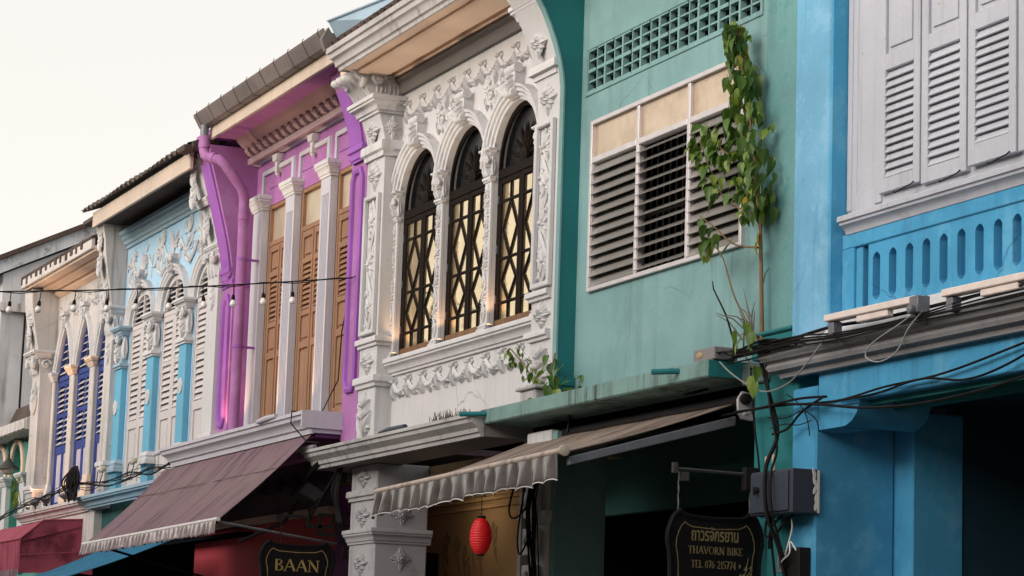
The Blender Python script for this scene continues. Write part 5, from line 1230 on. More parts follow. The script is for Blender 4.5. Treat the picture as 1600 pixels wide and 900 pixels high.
vs = [(-34.49+.01*g.uniform(-1, 1), y, z) for y, z in outl]+[(-34.47-.05, y*.5+C0[0]*.5, z*.5+C0[1]*.5) for y, z in outl]+[(-34.55, C0[0], C0[1])]; n = len(outl)
b.add(vs, [(i, (i+1) % n, n+(i+1) % n, n+i) for i in range(n)]+[(n+i, n+(i+1) % n, 2*n) for i in range(n)]); b.prism([(-34.5, y, z) for y, z in [(-1.05, 3.44), (-1.05, 3.40), (-.05, 3.70), (-.05, 3.75), (-.76, 3.70)]], (.012, 0, 0)); b.build("canvas_end", M['maroon'], A, 20)
b = MB(); b.tube([(-34.49, -1.055, 3.0), (-34.49, -1.055, 3.44), (-34.49, -.76, 3.705), (-34.49, -.05, 3.755)], .012, 6); b.tube([(-34.49, -1.055, 3.44), (-38, -1.055, 3.44)], .012, 6); b.tube([(-34.47, -1.05, 3.22), (-34.47, -.05, 3.32)], .008, 5); b.build("frame", M['maroon'], A, 40)
b = MB(); valance(b, -38.0, -34.5, -1.06, 3.04, 3.04, .28, 8, .05, 5); b.build("valance", M['awningpurple'], A, 60)
# blue awning
A = thing("awning", "bright blue canvas awning below the purple awning's left end", "awning", (-31.5, -.2, 3.2))
b = MB(); fabric(b, -33.4, -29.95, (-.21, 3.30), (-1.50, 2.78), 3.30, 2.78, .03, 18, 8, 12); b.build("canvas", M['blueawning'], A, 60)
b = MB(); b.tube([(-33.4, -1.5, 2.775), (-29.95, -1.5, 2.775)], .02, 8); b.build("front_bar", M['steel'], A, 40)

# ================================================================== SIGNS
def letters():
    """roman capitals as strokes on a unit cap height: ('l',x0,y0,x1,y1,w) lines and ('a',cx,cy,rx,ry,a0,a1,w) arcs; w thick or thin"""
    T_, t_ = .15, .06
    D = {
     'A': (.86, [('l', .08, 0, .43, 1, t_), ('l', .43, 1, .80, 0, T_), ('l', .22, .36, .64, .36, t_), ('s', .08, 0, .22), ('s', .80, 0, .26)]),
     'B': (.70, [('l', .17, 0, .17, 1, T_), ('a', .30, .76, .26, .22, -90, 90, T_*.8), ('a', .32, .27, .31, .27, -90, 90, T_*.85), ('l', .1, .97, .32, .97, t_), ('l', .1, .52, .32, .52, t_), ('l', .1, .03, .34, .03, t_)]),
     'N': (.90, [('l', .17, 0, .17, 1, t_), ('l', .15, .98, .76, .03, T_), ('l', .76, 0, .76, 1, t_), ('s', .17, 0, .24), ('s', .13, 1, .22), ('s', .76, 1, .24)]),
     'T': (.76, [('l', .38, 0, .38, 1, T_), ('l', .04, .96, .72, .96, t_), ('l', .06, .98, .04, .80, t_), ('l', .70, .98, .72, .80, t_), ('s', .38, 0, .3)]),
     'H': (.92, [('l', .19, 0, .19, 1, T_), ('l', .73, 0, .73, 1, T_), ('l', .19, .52, .73, .52, t_), ('s', .19, 0, .3), ('s', .19, 1, .3), ('s', .73, 0, .3), ('s', .73, 1, .3)]),
     'V': (.84, [('l', .08, 1, .43, 0, T_), ('l', .43, 0, .76, 1, t_), ('s', .08, 1, .28), ('s', .76, 1, .22)]),
     'O': (.92, [('a', .46, .5, .38, .49, 0, 360, T_*.75)]),
     'R': (.80, [('l', .17, 0, .17, 1, T_), ('a', .32, .75, .27, .23, -90, 90, T_*.8), ('l', .1, .97, .32, .97, t_), ('l', .17, .52, .34, .52, t_), ('l', .36, .52, .74, 0, T_), ('s', .17, 0, .28)]),
     'I': (.40, [('l', .2, 0, .2, 1, T_), ('s', .2, 0, .3), ('s', .2, 1, .3)]),
     'K': (.84, [('l', .17, 0, .17, 1, T_), ('l', .2, .45, .70, 1, t_), ('l', .32, .58, .76, 0, T_), ('s', .17, 0, .28), ('s', .17, 1, .28), ('s', .70, 1, .2), ('s', .76, 0, .2)]),
     'E': (.68, [('l', .17, 0, .17, 1, T_), ('l', .08, .97, .58, .97, t_), ('l', .17, .52, .48, .52, t_), ('l', .08, .03, .60, .03, t_), ('l', .57, 1, .57, .82, t_), ('l', .60, 0, .60, .2, t_)]),
     'L': (.64, [('l', .17, 0, .17, 1, T_), ('l', .08, .03, .58, .03, t_), ('l', .58, 0, .58, .2, t_), ('s', .17, 1, .28)]),
     '0': (.62, [('a', .31, .5, .23, .48, 0, 360, T_*.75)]),
     '1': (.42, [('l', .24, 0, .24, 1, T_), ('l', .08, .82, .24, .98, t_), ('s', .24, 0, .28)]),
     '2': (.62, [('a', .30, .72, .22, .26, -30, 170, T_*.8), ('l', .49, .60, .09, .04, T_*.7), ('l', .08, .05, .56, .05, .1)]),
     '4': (.64, [('l', .44, 0, .44, 1, T_), ('l', .44, .98, .06, .30, t_), ('l', .04, .29, .60, .29, .08)]),
     '5': (.60, [('a', .26, .31, .27, .30, -140, 110, T_*.8), ('l', .14, .96, .50, .96, .1), ('l', .15, .98, .12, .54, t_)]),
     '6': (.62, [('a', .31, .30, .22, .28, 0, 360, T_*.75), ('a', .52, .34, .42, .64, 105, 180, T_*.8)]),
     '7': (.58, [('l', .06, .95, .54, .95, .1), ('l', .52, .95, .22, 0, T_*.85)]),
     ' ': (.40, [])}
    return D
LET = letters()
def write(mb, F, text, u0, v0, h, width=None, squeeze=None, depth=.003):
    L = sum(LET[c][0] for c in text); sx = (width/(L*h)) if width else 1.0
    x = u0
    for ch in text:
        w_, st = LET[ch]
        def quad(ax, ay, bx, by, w):
            d = Vector((bx-ax, by-ay)); d.normalize(); n = Vector((-d.y, d.x))*w/2
            P = [(ax+n.x, ay+n.y), (bx+n.x, by+n.y), (bx-n.x, by-n.y), (ax-n.x, ay-n.y)]
            mb.prism([F.p(x+p*h*sx, v0+q*h, 0) for p, q in P], F.N*depth)
        for s_ in st:
            if s_[0] == 'l': quad(*s_[1:])
            elif s_[0] == 's': quad(s_[1]-s_[3]/2, s_[2]+(.02 if s_[2] < .5 else -.02), s_[1]+s_[3]/2, s_[2]+(.02 if s_[2] < .5 else -.02), .045)
            else:
                _, cx, cy, rx, ry, a0, a1, w = s_; n = 14; full = a1-a0 >= 360; O, I = [], []
                for k in range(n+(0 if full else 1)):
                    a = R(a0+(a1-a0)*k/n); ww = w*(.35+.65*abs(math.cos(a)))
                    O.append((cx+(rx+ww*.3)*math.cos(a), cy+ry*math.sin(a))); I.append((cx+(rx-ww*.7)*math.cos(a), cy+(ry-.06)*math.sin(a)))
                m_ = len(O); vs = [F.p(x+p*h*sx, v0+q*h, dd) for dd in (0, depth) for L_ in (O, I) for p, q in L_]; fs = []
                for k in range(m_ if full else m_-1):
                    j = (k+1) % m_
                    fs += [(2*m_+k, 2*m_+j, 3*m_+j, 3*m_+k), (k, m_+k, m_+j, j), (k, j, 2*m_+j, 2*m_+k), (m_+k, 3*m_+k, 3*m_+j, m_+j)]
                mb.add(vs, fs)
        x += w_*h*sx
    return mb
def fancy_outline(w, h, zt):
    """half-symmetric board with a bowed top and ogee shoulders, (u,v) from the top centre"""
    hw = w/2
    half = [(0, .0), (.30*w, .012*h), (.36*w, .03*h), (.39*w, .045*h), (.43*w, .02*h), (.465*w, -.03*h), (.49*w, -.09*h), (.495*w, -.15*h), (.475*w, -.21*h), (.462*w, -.30*h), (.46*w, -.5*h), (.47*w, -.70*h), (.495*w, -.8*h), (.47*w, -.93*h), (.40*w, -.99*h), (.2*w, -1.0*h)]
    return [(u, zt+v) for u, v in half]+[(-u, zt+v) for u, v in reversed(half[1:])]
def sign_board(name, label, x, yc, w, h, zt, paint):
    T_ = thing(name, label, "sign", (x, yc, zt-h))
    O = fancy_outline(w, h, zt)
    b = MB(); b.prism([(x-.015, yc+u, v) for u, v in O], (.03, 0, 0)); b.sweep([(x+.015, yc+u, v) for u, v in O], [(0, -.02), (0, .008), (.018, .012), (.03, .004), (.03, -.02)], closed=True, N=(1, 0, 0)); B_ = b.build("board", M['signblack'], T_, 30)
    cz = zt-h/2; I = [(u*.86, cz+(v-cz)*.88) for u, v in O]
    b = MB(); b.sweep([(x+.016, yc+u, v) for u, v in I], [(0, 0), (0, .002), (.006, .002), (.006, 0)], closed=True, N=(1, 0, 0)); b.build("gold_border", paint, B_, 0)
    return T_, B_
T_, B_ = sign_board("hanging_sign", "black scroll-edged sign with gold letters BAAN under the purple awning", -24.2, -.595, .74, .80, 2.945, M['gold'])
b = MB(); write(b, side(-24.184, 0, 0), "BAAN", -.83, 2.715, .115, .47); b.build("gold_letter", M['gold'], B_, 0)
for y in (-.77, -.33):
    b = MB(); b.tube([(-24.2, y, 2.94), (-24.2, y, 3.24 if y < -.6 else 3.14)], .006, 5); b.build("hanger", M['iron'], T_, 30)
# iron meander bracket
T_ = thing("sign_bracket", "black iron bracket bent into square key pattern holding the BAAN sign", "bracket", (-24.2, -.1, 2.8))
b = MB()
def fret(pts, w=.030):
    for (y0, z0), (y1, z1) in zip(pts, pts[1:]):
        if abs(y1-y0) > abs(z1-z0): b.prism([(-24.215, min(y0, y1)-w/2, z0-w/2), (-24.215, max(y0, y1)+w/2, z1-w/2), (-24.215, max(y0, y1)+w/2, z1+w/2), (-24.215, min(y0, y1)-w/2, z0+w/2)], (.026, 0, 0))
        else: b.box(-24.217, -24.187, y0-w/2, y0+w/2, min(z0, z1)-w/2, max(z0, z1)+w/2)
fret([(-.80, 3.215), (-.80, 3.255), (-.50, 3.255), (-.50, 3.165), (-.24, 3.165)]); fret([(-.37, 3.165), (-.37, 3.285), (-.24, 3.285), (-.24, 3.165)]); fret([(-.37, 3.17), (-.37, 3.095), (-.19, 3.095), (-.19, 3.185)])
fret([(-.19, 3.185), (-.03, 3.185), (-.03, 3.03), (-.13, 3.03), (-.13, 3.31), (-.03, 3.31), (-.03, 3.25), (.02, 3.25)]); fret([(-.10, 3.03), (-.10, 2.88), (.0, 2.88), (.0, 2.97), (-.05, 2.97)]); fret([(-.05, 2.88), (-.05, 2.70), (.03, 2.70)])
b.build("key_pattern_bar", M['iron'], T_, 0)
T_, B_ = sign_board("hanging_sign", "black scroll-edged shop sign lettered THAVORN BIKE in faded gold", -16.0, -.285, .70, .95, 2.835, M['dullgold'])
b = MB(); write(b, side(-15.983, 0, 0), "THAVORN BIKE", -.495, 2.61, .052, .42); write(b, side(-15.983, 0, 0), "TEL 076 215774", -.47, 2.515, .052, .345); b.build("gold_letter", M['dullgold'], B_, 0)
cu = bpy.data.curves.new("thai_letters", 'FONT'); cu.body = "\u0e16\u0e32\u0e27\u0e23\u0e08\u0e31\u0e01\u0e23\u0e22\u0e32\u0e19"; cu.size = .105; cu.extrude = .0015; cu.offset = .0012; cu.align_x = 'CENTER'
to = bpy.data.objects.new("thai_letters_source", cu); COL.objects.link(to)
bpy.context.view_layer.update()
me = bpy.data.meshes.new_from_object(to.evaluated_get(bpy.context.evaluated_depsgraph_get())); bpy.data.objects.remove(to)
me.materials.clear(); me.materials.append(M['dullgold'])
wz = max(v.co.x for v in me.vertices)-min(v.co.x for v in me.vertices) if me.vertices else 1
k = .36/wz
Mx = Matrix(((0, 0, 1, -15.982), (1, 0, 0, -.29), (0, 1, 0, 2.70), (0, 0, 0, 1))) @ Matrix.Diagonal((k, 1.15, 1, 1))
me.transform(Matrix.Translation(-ORG[B_.name]) @ Mx)
o = bpy.data.objects.new("thai_letters", me); COL.objects.link(o); o.parent = B_
b = MB(); F = side(-15.983, 0, 0); g = random.Random(8)
for k in range(16): b.petal(F, -.005-.095*g.random()**1.3, 2.40+.26*g.random()*(1 if k % 2 else .5), g.uniform(0, 6.28), .028, .016, .002)
b.stroke(F, [(-.16, 2.36), (-.09, 2.42), (-.05, 2.50), (-.03, 2.60)], .003, .002); b.build("painted_flowers", M['dullgold'], B_, 0)
for y in (-.57, -.02):
    b = MB()
    for k in range(6): b.tube([(-16.0+(.004 if k % 2 else -.004), y, 2.90+k*.044), (-16.0-(.004 if k % 2 else -.004), y+.003, 2.945+k*.044)], .005, 5)
    b.build("chain", M['steel'], T_, 30)
T_.location = Vector(T_.location)+Vector((.35, -.185, -.03))
T_ = thing("sign_bracket", "thin dark metal bar bracket above the THAVORN BIKE sign", "bracket", (-16.0, -.1, 3.17))
b = MB(); b.tube([(-16.0, -.60, 3.18), (-16.0, .16, 3.17)], .013, 6); b.box(-16.02, -15.98, -.615, -.585, 3.15, 3.22); b.box(-16.02, -15.98, -.55, -.50, 3.10, 3.16); b.build("bar", M['greenshade'], T_, 30)
b = MB(); b.box(-16.03, -15.97, -.07, .04, 3.06, 3.22); b.build("wall_plate", M['iron'], T_, 0, .004)
T_.location = Vector(T_.location)+Vector((.35, -.185, -.03))

# ================================================================== LANTERN
L_ = thing("paper_lantern", "red oval paper lantern hanging in front of the yellow wall", "lantern", (-21.66, .3, 2.83))
b = MB(); n = 15; pr = []
for k in range(n*4+1):
    t = -1+2*k/(n*4); pr.append((max(.028, .104*math.sqrt(max(0, 1-t*t*.96))-.006*(abs(k % 4-2)/2 if k % 4 else 1)), .17*t))
b.lathe((-21.66, .3, 3.0), (0, 0, 1), pr, 24); b.build("shade", M['lantern'], L_, 60)
for z in (2.825, 3.165):
    b = MB(); b.lathe((-21.66, .3, z), (0, 0, 1), [(.04, 0), (.042, .012), (.036, .02)], 14); b.build("collar", M['iron'], L_, 40)
b = MB(); b.tube([(-21.66, .3, 3.18), (-21.66, .3, 3.73)], .004, 5); b.build("cord", M['cable'], L_, 0)

# ================================================================== STRING LIGHTS
P0 = Vector((-24.03, -.20, 5.655)); dirv = Vector((-2.08, -3.02, -.135))
def sp(t): return P0+dirv*t+Vector((0, 0, -.035*math.sin(math.pi*min(1, t*.9))))
SLt = thing("string_lights", "black cable of unlit white bulbs strung across the street from the purple house", "string lights", tuple(P0))
b = MB(); b.tube([sp(t/24) for t in range(0, 37)], .0075, 5); b.tube([sp(t/24)+Vector((0, 0, .015*math.sin(t*1.3)-.006)) for t in range(0, 37)], .005, 5); b.tube([P0, P0+Vector((.10, .03, .02))], .006, 5); b.build("cable", M['cable'], SLt, 40)
sk = MB(); sk.tube([(0, 0, 0), (0.004, 0, -.055), (0, 0, -.105)], .005, 5); sk.lathe((0, 0, -.10), (0, 0, -1), [(.008, 0), (.016, .01), (.019, .03), (.019, .055)], 10)
sme = mesh_of(sk, "socket", M['cable'], 40)
bb = MB(); bb.lathe((0, 0, -.155), (0, 0, -1), [(.016, 0), (.021, .012), (.031, .03), (.033, .045), (.028, .060), (.014, .072), (.002, .076)], 12)
bme_ = mesh_of(bb, "bulb", M['bulb'], 60)
for px in (462, 417, 370, 321, 270, 218, 168, 118, 62, 13, -36, -86):
    t = (555-px)/542.0; t = t*.985
    s_ = put(sme, "socket", SLt, sp(t), rot=(R(rng.uniform(-6, 6)), R(rng.uniform(-6, 6)), 0))
    q = bpy.data.objects.new("bulb", bme_); COL.objects.link(q); q.parent = s_
b = MB(); b.tube([(-24.66, -.0, 5.62), (-24.68, -.06, 5.2), (-24.70, -.07, 4.7), (-24.66, -.25, 4.34), (-24.55, -.60, 4.33), (-24.50, -.62, 4.2), (-24.2, -.55, 4.0), (-23.95, -.5, 3.97)], .007, 5); tag(b.build("drop_cable", M['cable'], None, 40, uvz=Vector((-24.6, 0, 4.4))), "thin dark cable dropping down the third fluted pilaster to the canopy", "cable")
# ================================================================== ELECTRICAL THINGS
C = thing("electrical_cabinet", "slate grey metal electrical cabinet on the corner of the blue pier", "cabinet", (-15.2, -.25, 2.83))
b = MB(); b.box(-15.46, -14.89, -.30, -.09, 2.84, 3.135); b.build("case", M['cabinet'], C, 0, .006)
b = MB(); b.box(-15.44, -14.93, -.315, -.302, 2.855, 3.12); D_ = b.build("door", M['cabinet'], C, 0, .005)
b = MB(); b.lathe((-15.33, -.315, 3.01), (0, -1, 0), [(.022, 0), (.020, .02), (.012, .03)], 12); b.box(-15.338, -15.322, -.35, -.335, 2.975, 3.03); b.build("handle", M['iron'], D_, 40)
b = MB(); F = side(-14.889, 0, 0)
for k in range(5): b.petal(F, -.13+rng.uniform(-.02, .02), 2.86+.055*k, math.pi/2+rng.uniform(-.4, .4), .07, .03, .003)
b.box(-14.892, -14.884, -.11, -.095, 2.845, 3.13); b.build("paint_smear", M['whiteplastic'], C, 0)
b = MB()
for x, h in ((-15.50, .14), (-15.40, .15)): b.tube([(x, -.16, 3.12), (x, -.16, 3.12+h)], .013, 8)
b.build("conduit", M['beige'], C, 40)
J = thing("meter_box", "white framed meter box beside the grey cabinet", "meter box", (-15.7, -.1, 2.9))
b = MB(); b.box(-15.74, -15.50, -.12, -.07, 2.88, 3.16); b.build("back_plate", M['greypaint'], J, 0, .004)
b = MB(); frame_rect(b, -15.73, -15.56, 3.0, 3.15, -.15, -.12, .03); b.build("frame", M['iron'], J, 0, .004)
b = MB(); b.box(-15.70, -15.59, -.13, -.121, 3.03, 3.12); b.build("window", M['whiteplastic'], J, 0)
J = thing("fuse_box", "small dark fuse box with wires low on blue pier", "fuse box", (-15.1, -.15, 2.4))
b = MB(); b.box(-15.14, -14.96, -.20, -.11, 2.38, 2.62); b.build("case", M['iron'], J, 0, .005)
b = MB(); b.box(-15.27, -15.16, -.18, -.11, 2.46, 2.60); frame_rect(b, -15.27, -15.16, 2.46, 2.60, -.195, -.18, .02); b.build("breaker", M['steel'], J, 0, .003)
b = MB(); cable(b, [(-15.20, -.19, 2.50), (-15.10, -.25, 2.53), (-15.02, -.24, 2.58), (-15.05, -.22, 2.66), (-15.0, -.2, 2.60)], .006); cable(b, [(-15.16, -.2, 2.52), (-15.06, -.24, 2.60), (-15.06, -.2, 2.75), (-15.09, -.2, 2.84)], .005); b.build("white_wire", M['whiteplastic'], J, 40)
J = thing("junction_box", "small rusty grey junction box with a whip aerial on the teal slab", "junction box", (-16.12, -.28, 3.97))
b = MB(); b.box(-16.30, -15.98, -.33, -.14, 3.974, 4.065); b.build("case", M['greypaint'], J, 0, .006)
b = MB(); b.tube([(-15.93, -.20, 3.97), (-15.93, -.20, 4.10), (-16.02, -.22, 4.3), (-16.16, -.25, 4.5), (-16.18, -.25, 4.56)], [.010, .009, .007, .006, .004], 6); b.build("aerial", M['cable'], J, 40)
b = MB(); b.dome(front(-16.2, -.332, 4.02), 0, 0, .05, .022, .002); b.build("rust_patch", M['brass'], J, 0)
# fluorescent lights on the blue ledge
def batten(x0, x1, z0, z1, label):
    T_ = thing("light_fitting", label, "light fitting", ((x0+x1)/2, -.33, 4.0), "fluorescent battens on the ledge")
    d = Vector((x1-x0, 0, z1-z0)); P = lambda t, y, z: (x0+d.x*t, y, z0+d.z*t+z)
    b = MB(); b.prism([P(0, -.36, 0), P(0, -.36, .045), P(0, -.28, .055), P(0, -.28, 0)], d); b.build("housing", M['pinkwhite'], T_, 0, .006)
    b = MB(); b.prism([P(.36, -.35, -.045), P(.36, -.35, -.002), P(.36, -.30, -.002), P(.36, -.30, -.045)], d*.34); b.build("ballast", M['pinkwhite'], T_, 0, .006)
    for t in (.02, .93):
        b = MB(); b.box(P(t, 0, 0)[0], P(t, 0, 0)[0]+.07, -.34, -.27, P(t, 0, 0)[2]-.09, P(t, 0, 0)[2]-.002); b.build("lamp_holder", M['steel'], T_, 0, .006)
    b = MB(); b.tube([P(.05, -.30, -.08), P(.05, -.22, -.15)], .01, 5); b.build("stem", M['iron'], T_, 30)
    return T_
batten(-14.41, -13.32, 4.045, 4.035, "pinkish fluorescent light batten on blue ledge, next to the blue pier")
batten(-13.02, -11.9, 4.03, 4.02, "pinkish fluorescent light batten on blue ledge, at the right picture edge")
b = MB(); b.box(-13.36, -13.26, -.37, -.28, 3.97, 4.075); b.lathe((-13.31, -.372, 3.99), (0, -1, 0), [(.03, 0), (.03, .03), (.02, .035)], 12); b.tube([(-13.31, -.33, 3.96), (-13.3, -.28, 3.90)], .012, 6); tag(b.build("sensor", M['steel'], None, 30, .005, uvz=Vector((-13.31, -.33, 3.97))), "small grey light sensor at the right end of the left light batten", "sensor")
def loose(name, mat, label, *runs, cat="cable", r=.008, group=None):
    b = MB()
    for q in runs:
        rr = r
        if isinstance(q, tuple): q, rr = q
        cable(b, q, rr)
    o = b.build(name, mat, None, 50, uvz=Vector(runs[0][0][0] if isinstance(runs[0], tuple) else runs[0][0])); return tag(o, label, cat, group)
# wires on the blue front
loose("cable", M['cable'], "pair of clipped black cables sagging across the blue beam", [(-16.2, -.16, 3.60), (-15.3, -.19, 3.59), (-14.62, -.14, 3.565), (-14.0, -.14, 3.60), (-13.3, -.14, 3.62), (-12.4, -.14, 3.72), (-11.2, -.14, 3.86)], [(-14.62, -.15, 3.56), (-14.1, -.15, 3.565), (-13.7, -.15, 3.60), (-13.45, -.15, 3.60), (-13.1, -.15, 3.555), (-12.75, -.15, 3.58), (-12.3, -.15, 3.68), (-11.6, -.15, 3.9)])
loose("cable", M['cable'], "single thick cable swinging below the blue beam in front of the dark walkway", ([(-15.3, -.2, 3.60), (-14.7, -.2, 3.545), (-14.2, -.2, 3.48), (-13.6, -.2, 3.445), (-13.0, -.2, 3.455), (-12.4, -.2, 3.50), (-11.5, -.2, 3.62)], .009))
loose("cable", M['cable'], "bundle of thin black wires lying along the grey ledge", *[[(-16.0+g0, -.24, 3.97+g1), (-15.4, -.31, 3.95+g1), (-14.8, -.33, 3.955+g1*.8), (-14.2, -.335, 3.93+g1*.5), (-13.4, -.335, 3.935+g1*.4), (-12.6, -.335, 3.94+g1), (-11.6, -.335, 3.945+g1)] for g0, g1 in ((0, .0), (.1, .03), (-.1, .055), (.05, -.03), (.12, .01))], r=.006)
loose("cable", M['cable'], "heavy black cable running behind the light battens", ([(-15.2, -.20, 4.02), (-14.5, -.24, 4.035), (-13.9, -.245, 4.015), (-13.0, -.25, 4.02), (-12, -.25, 4.03)], .012))
loose("cable", M['cablegrey'], "looped pale grey flex hanging over grey ledge below the light batten", [(-13.28, -.34, 4.0), (-13.45, -.36, 3.93), (-13.78, -.365, 3.84), (-13.86, -.37, 3.76), (-13.70, -.37, 3.71), (-13.5, -.37, 3.75), (-13.38, -.36, 3.88), (-13.25, -.34, 3.98)], r=.005)
loose("cable", M['cablegrey'], "pale wire drooping across the blue pier under the ledge", [(-14.42, -.30, 4.0), (-14.52, -.34, 3.88), (-14.7, -.33, 3.79), (-14.95, -.30, 3.71), (-15.25, -.28, 3.68), (-15.5, -.26, 3.72), (-15.75, -.30, 3.84), (-15.95, -.30, 3.95)], r=.005)
loose("cable", M['cable'], "thick black trunk cables running down the teal and blue joint", ([(-15.55, -.20, 3.95), (-15.42, -.20, 3.7), (-15.30, -.19, 3.4), (-15.20, -.33, 3.15), (-15.16, -.34, 2.85), (-15.14, -.25, 2.6), (-15.1, -.2, 2.3)], .015), ([(-15.45, -.21, 3.95), (-15.36, -.22, 3.6), (-15.25, -.22, 3.3), (-15.12, -.335, 3.1), (-15.08, -.34, 2.84), (-15.1, -.22, 2.5)], .009), ([(-15.75, -.16, 3.9), (-15.72, -.14, 3.5), (-15.66, -.13, 3.2), (-15.6, -.15, 2.9)], .008))
g = random.Random(31); runs = []
for k in range(26):
    x0 = -16.05+g.random()*.7; x1 = -15.2+g.random()*.5
    runs.append(([(x0, -.30+g.uniform(-.05, .15), 3.98+g.random()*.06), ((x0+x1)/2+g.uniform(-.1, .1), -.30+g.uniform(-.06, .06), 3.97+g.random()*.08-.02*k % .05), (x1, -.27+g.uniform(-.04, .04), 3.93+g.random()*.10)], g.choice((.004, .005, .007))))
loose("cable", M['cable'], "tangle of black wires heaped on the end of teal slab", *runs)
loose("cable", M['cable'], "loose wires straggling across the blue pier corner", [(-15.42, -.20, 3.52), (-15.2, -.18, 3.50), (-15.0, -.17, 3.53), (-14.86, -.15, 3.47), (-14.84, -.13, 3.38)], [(-15.38, -.2, 3.44), (-15.22, -.18, 3.46), (-15.05, -.17, 3.44), (-14.9, -.16, 3.46)], [(-15.2, -.18, 3.66), (-15.05, -.19, 3.60), (-14.95, -.17, 3.50), (-14.93, -.15, 3.36)], r=.004)
loose("cable", M['cable'], "black wire slung from the awning bracket to the pier", [(-15.9, -.20, 3.60), (-15.5, -.22, 3.59), (-15.0, -.2, 3.61), (-14.7, -.16, 3.60)], [(-15.35, -.2, 3.40), (-15.15, -.2, 3.42), (-14.95, -.2, 3.52), (-14.7, -.18, 3.60)], r=.009)
loose("cable", M['cable'], "dangling wires below the grey cabinet", [(-15.4, -.2, 2.84), (-15.36, -.24, 2.72), (-15.25, -.24, 2.70), (-15.14, -.22, 2.78), (-15.05, -.2, 2.84)], [(-15.35, -.2, 2.84), (-15.3, -.22, 2.65), (-15.28, -.2, 2.4), (-15.28, -.2, 2.2)], [(-15.2, -.2, 2.84), (-15.24, -.26, 2.75), (-15.3, -.24, 2.62)], r=.010)
# meters and wires on the white pier below the grey awning
E_ = thing("electric_meters", "white boxes with black wires on the pier below the grey awning", "meter panel", (-19.35, -.25, 2.5))
b = MB(); b.box(-19.56, -19.50, -.24, -.17, 2.55, 3.25); b.build("conduit_strip", M['cablegrey'], E_, 0, .004)
for z0 in (2.42, 2.72, 3.02):
    b = MB(); b.box(-19.45, -19.25, -.25, -.17, z0, z0+.22); b.build("box", M['whiteplastic'], E_, 0, .008)
    b = MB(); b.lathe((-19.35, -.25, z0+.12), (0, -1, 0), [(.05, 0), (.045, .02), (.02, .03)], 12); b.build("dial", M['cablegrey'], E_, 40)
runs = []
g = random.Random(4)
for k in range(11):
    x = -19.22+g.random()*.14; runs.append(([(x, -.22, 3.55), (x-.05+g.random()*.12, -.30, 3.2+g.random()*.1), (x+g.uniform(-.12, .10), -.29, 2.95+g.random()*.1), (x+g.uniform(-.05, .08), -.26, 2.4)], g.choice((.006, .009, .012))))
runs.append(([(-19.6, -.26, 3.35), (-19.58, -.32, 3.1), (-19.4, -.34, 3.02), (-19.2, -.30, 3.15), (-19.15, -.25, 3.4)], .009)); runs.append(([(-19.4, -.26, 3.3), (-19.38, -.32, 2.9), (-19.28, -.34, 2.72), (-19.15, -.3, 2.9)], .008))
loose("cable", M['cable'], "black wires tangled down the pier beside the white meter boxes", *runs)
# cables and lamp under the purple canopy
runs = []
g = random.Random(9)
for k in range(9):
    x = -24.0+g.uniform(-.1, .1); runs.append(([(x, -.25, 3.74), (x-.05+g.random()*.1, -.30, 3.5), (x+g.uniform(-.05, .1), -.26, 3.3), (x+.05, -.25, 3.2)], g.choice((.006, .008, .012))))
for k in range(5): runs.append(([(-23.95, -.3, 3.72), (-24.1, -.38-.02*k, 3.45-.03*k), (-24.45, -.40, 3.36-.04*k), (-24.75+.1*k, -.36, 3.45)], .008))
runs.append(([(-24.6, -.42, 3.52), (-25.0, -.40, 3.36), (-25.6, -.30, 3.28), (-26.5, -.2, 3.24), (-28.0, 0, 3.20)], .022))
runs.append(([(-24.6, -.42, 3.58), (-24.4, -.42, 3.72), (-24.2, -.40, 3.80)], .03))
loose("cable", M['cable'], "thick black cables looping under the white canopy's left end", *runs)
b = MB(); b.prism([(-24.72, -.54, 3.50), (-24.62, -.38, 3.40), (-24.62, -.28, 3.50), (-24.72, -.44, 3.62)], (.22, .03, .02)); F_ = thing("floodlight", "dark square floodlight hanging under the purple canopy", "floodlight", (-24.6, -.4, 3.5)); b.build("housing", M['iron'], F_, 0, .01)
b = MB(); b.tube([(-24.6, -.35, 3.62), (-24.55, -.34, 3.80)], .02, 6); b.build("stem", M['iron'], F_, 30)
# ledge cables at left
runs = []
g = random.Random(12)
for k in range(8):
    z = lambda base: base+g.uniform(-.05, .07)
    runs.append(([(-39.5, -.32, z(3.93)), (-38.3, -.42, z(4.02)), (-37.4, -.42, z(4.06)), (-36.6, -.44, z(4.08)), (-35.8, -.43, z(4.12)), (-35.0, -.42, z(4.16)), (-34.3, -.42, z(4.20)), (-33.4, -.42, z(4.11)), (-32.4, -.42, z(4.10)), (-31.3, -.42, z(4.12)), (-30.4, -.42, z(4.12)), (-29.6, -.40, z(4.13))], g.choice((.005, .007, .010))))
loose("cable", M['cable'], "run of black cables along the ledges of the two left houses", *runs)
runs = []
for k in range(34):
    a = g.random()*6.28; runs.append(([(-34.15+g.uniform(-.15, .15), -.46, 4.42), (-34.15+.22*math.cos(a)+g.uniform(-.1, .1), -.50+g.uniform(-.06, .05), 4.22+.05*math.sin(a)), (-34.1+g.uniform(-.22, .22), -.48, 3.95+g.random()*.1), (-34.1+g.uniform(-.25, .2), -.45, 4.15+g.random()*.2)], g.choice((.010, .014))))
loose("cable", M['cable'], "thick coil of spare black cable hung on the ledge by the white pier", *runs, cat="cable coil")
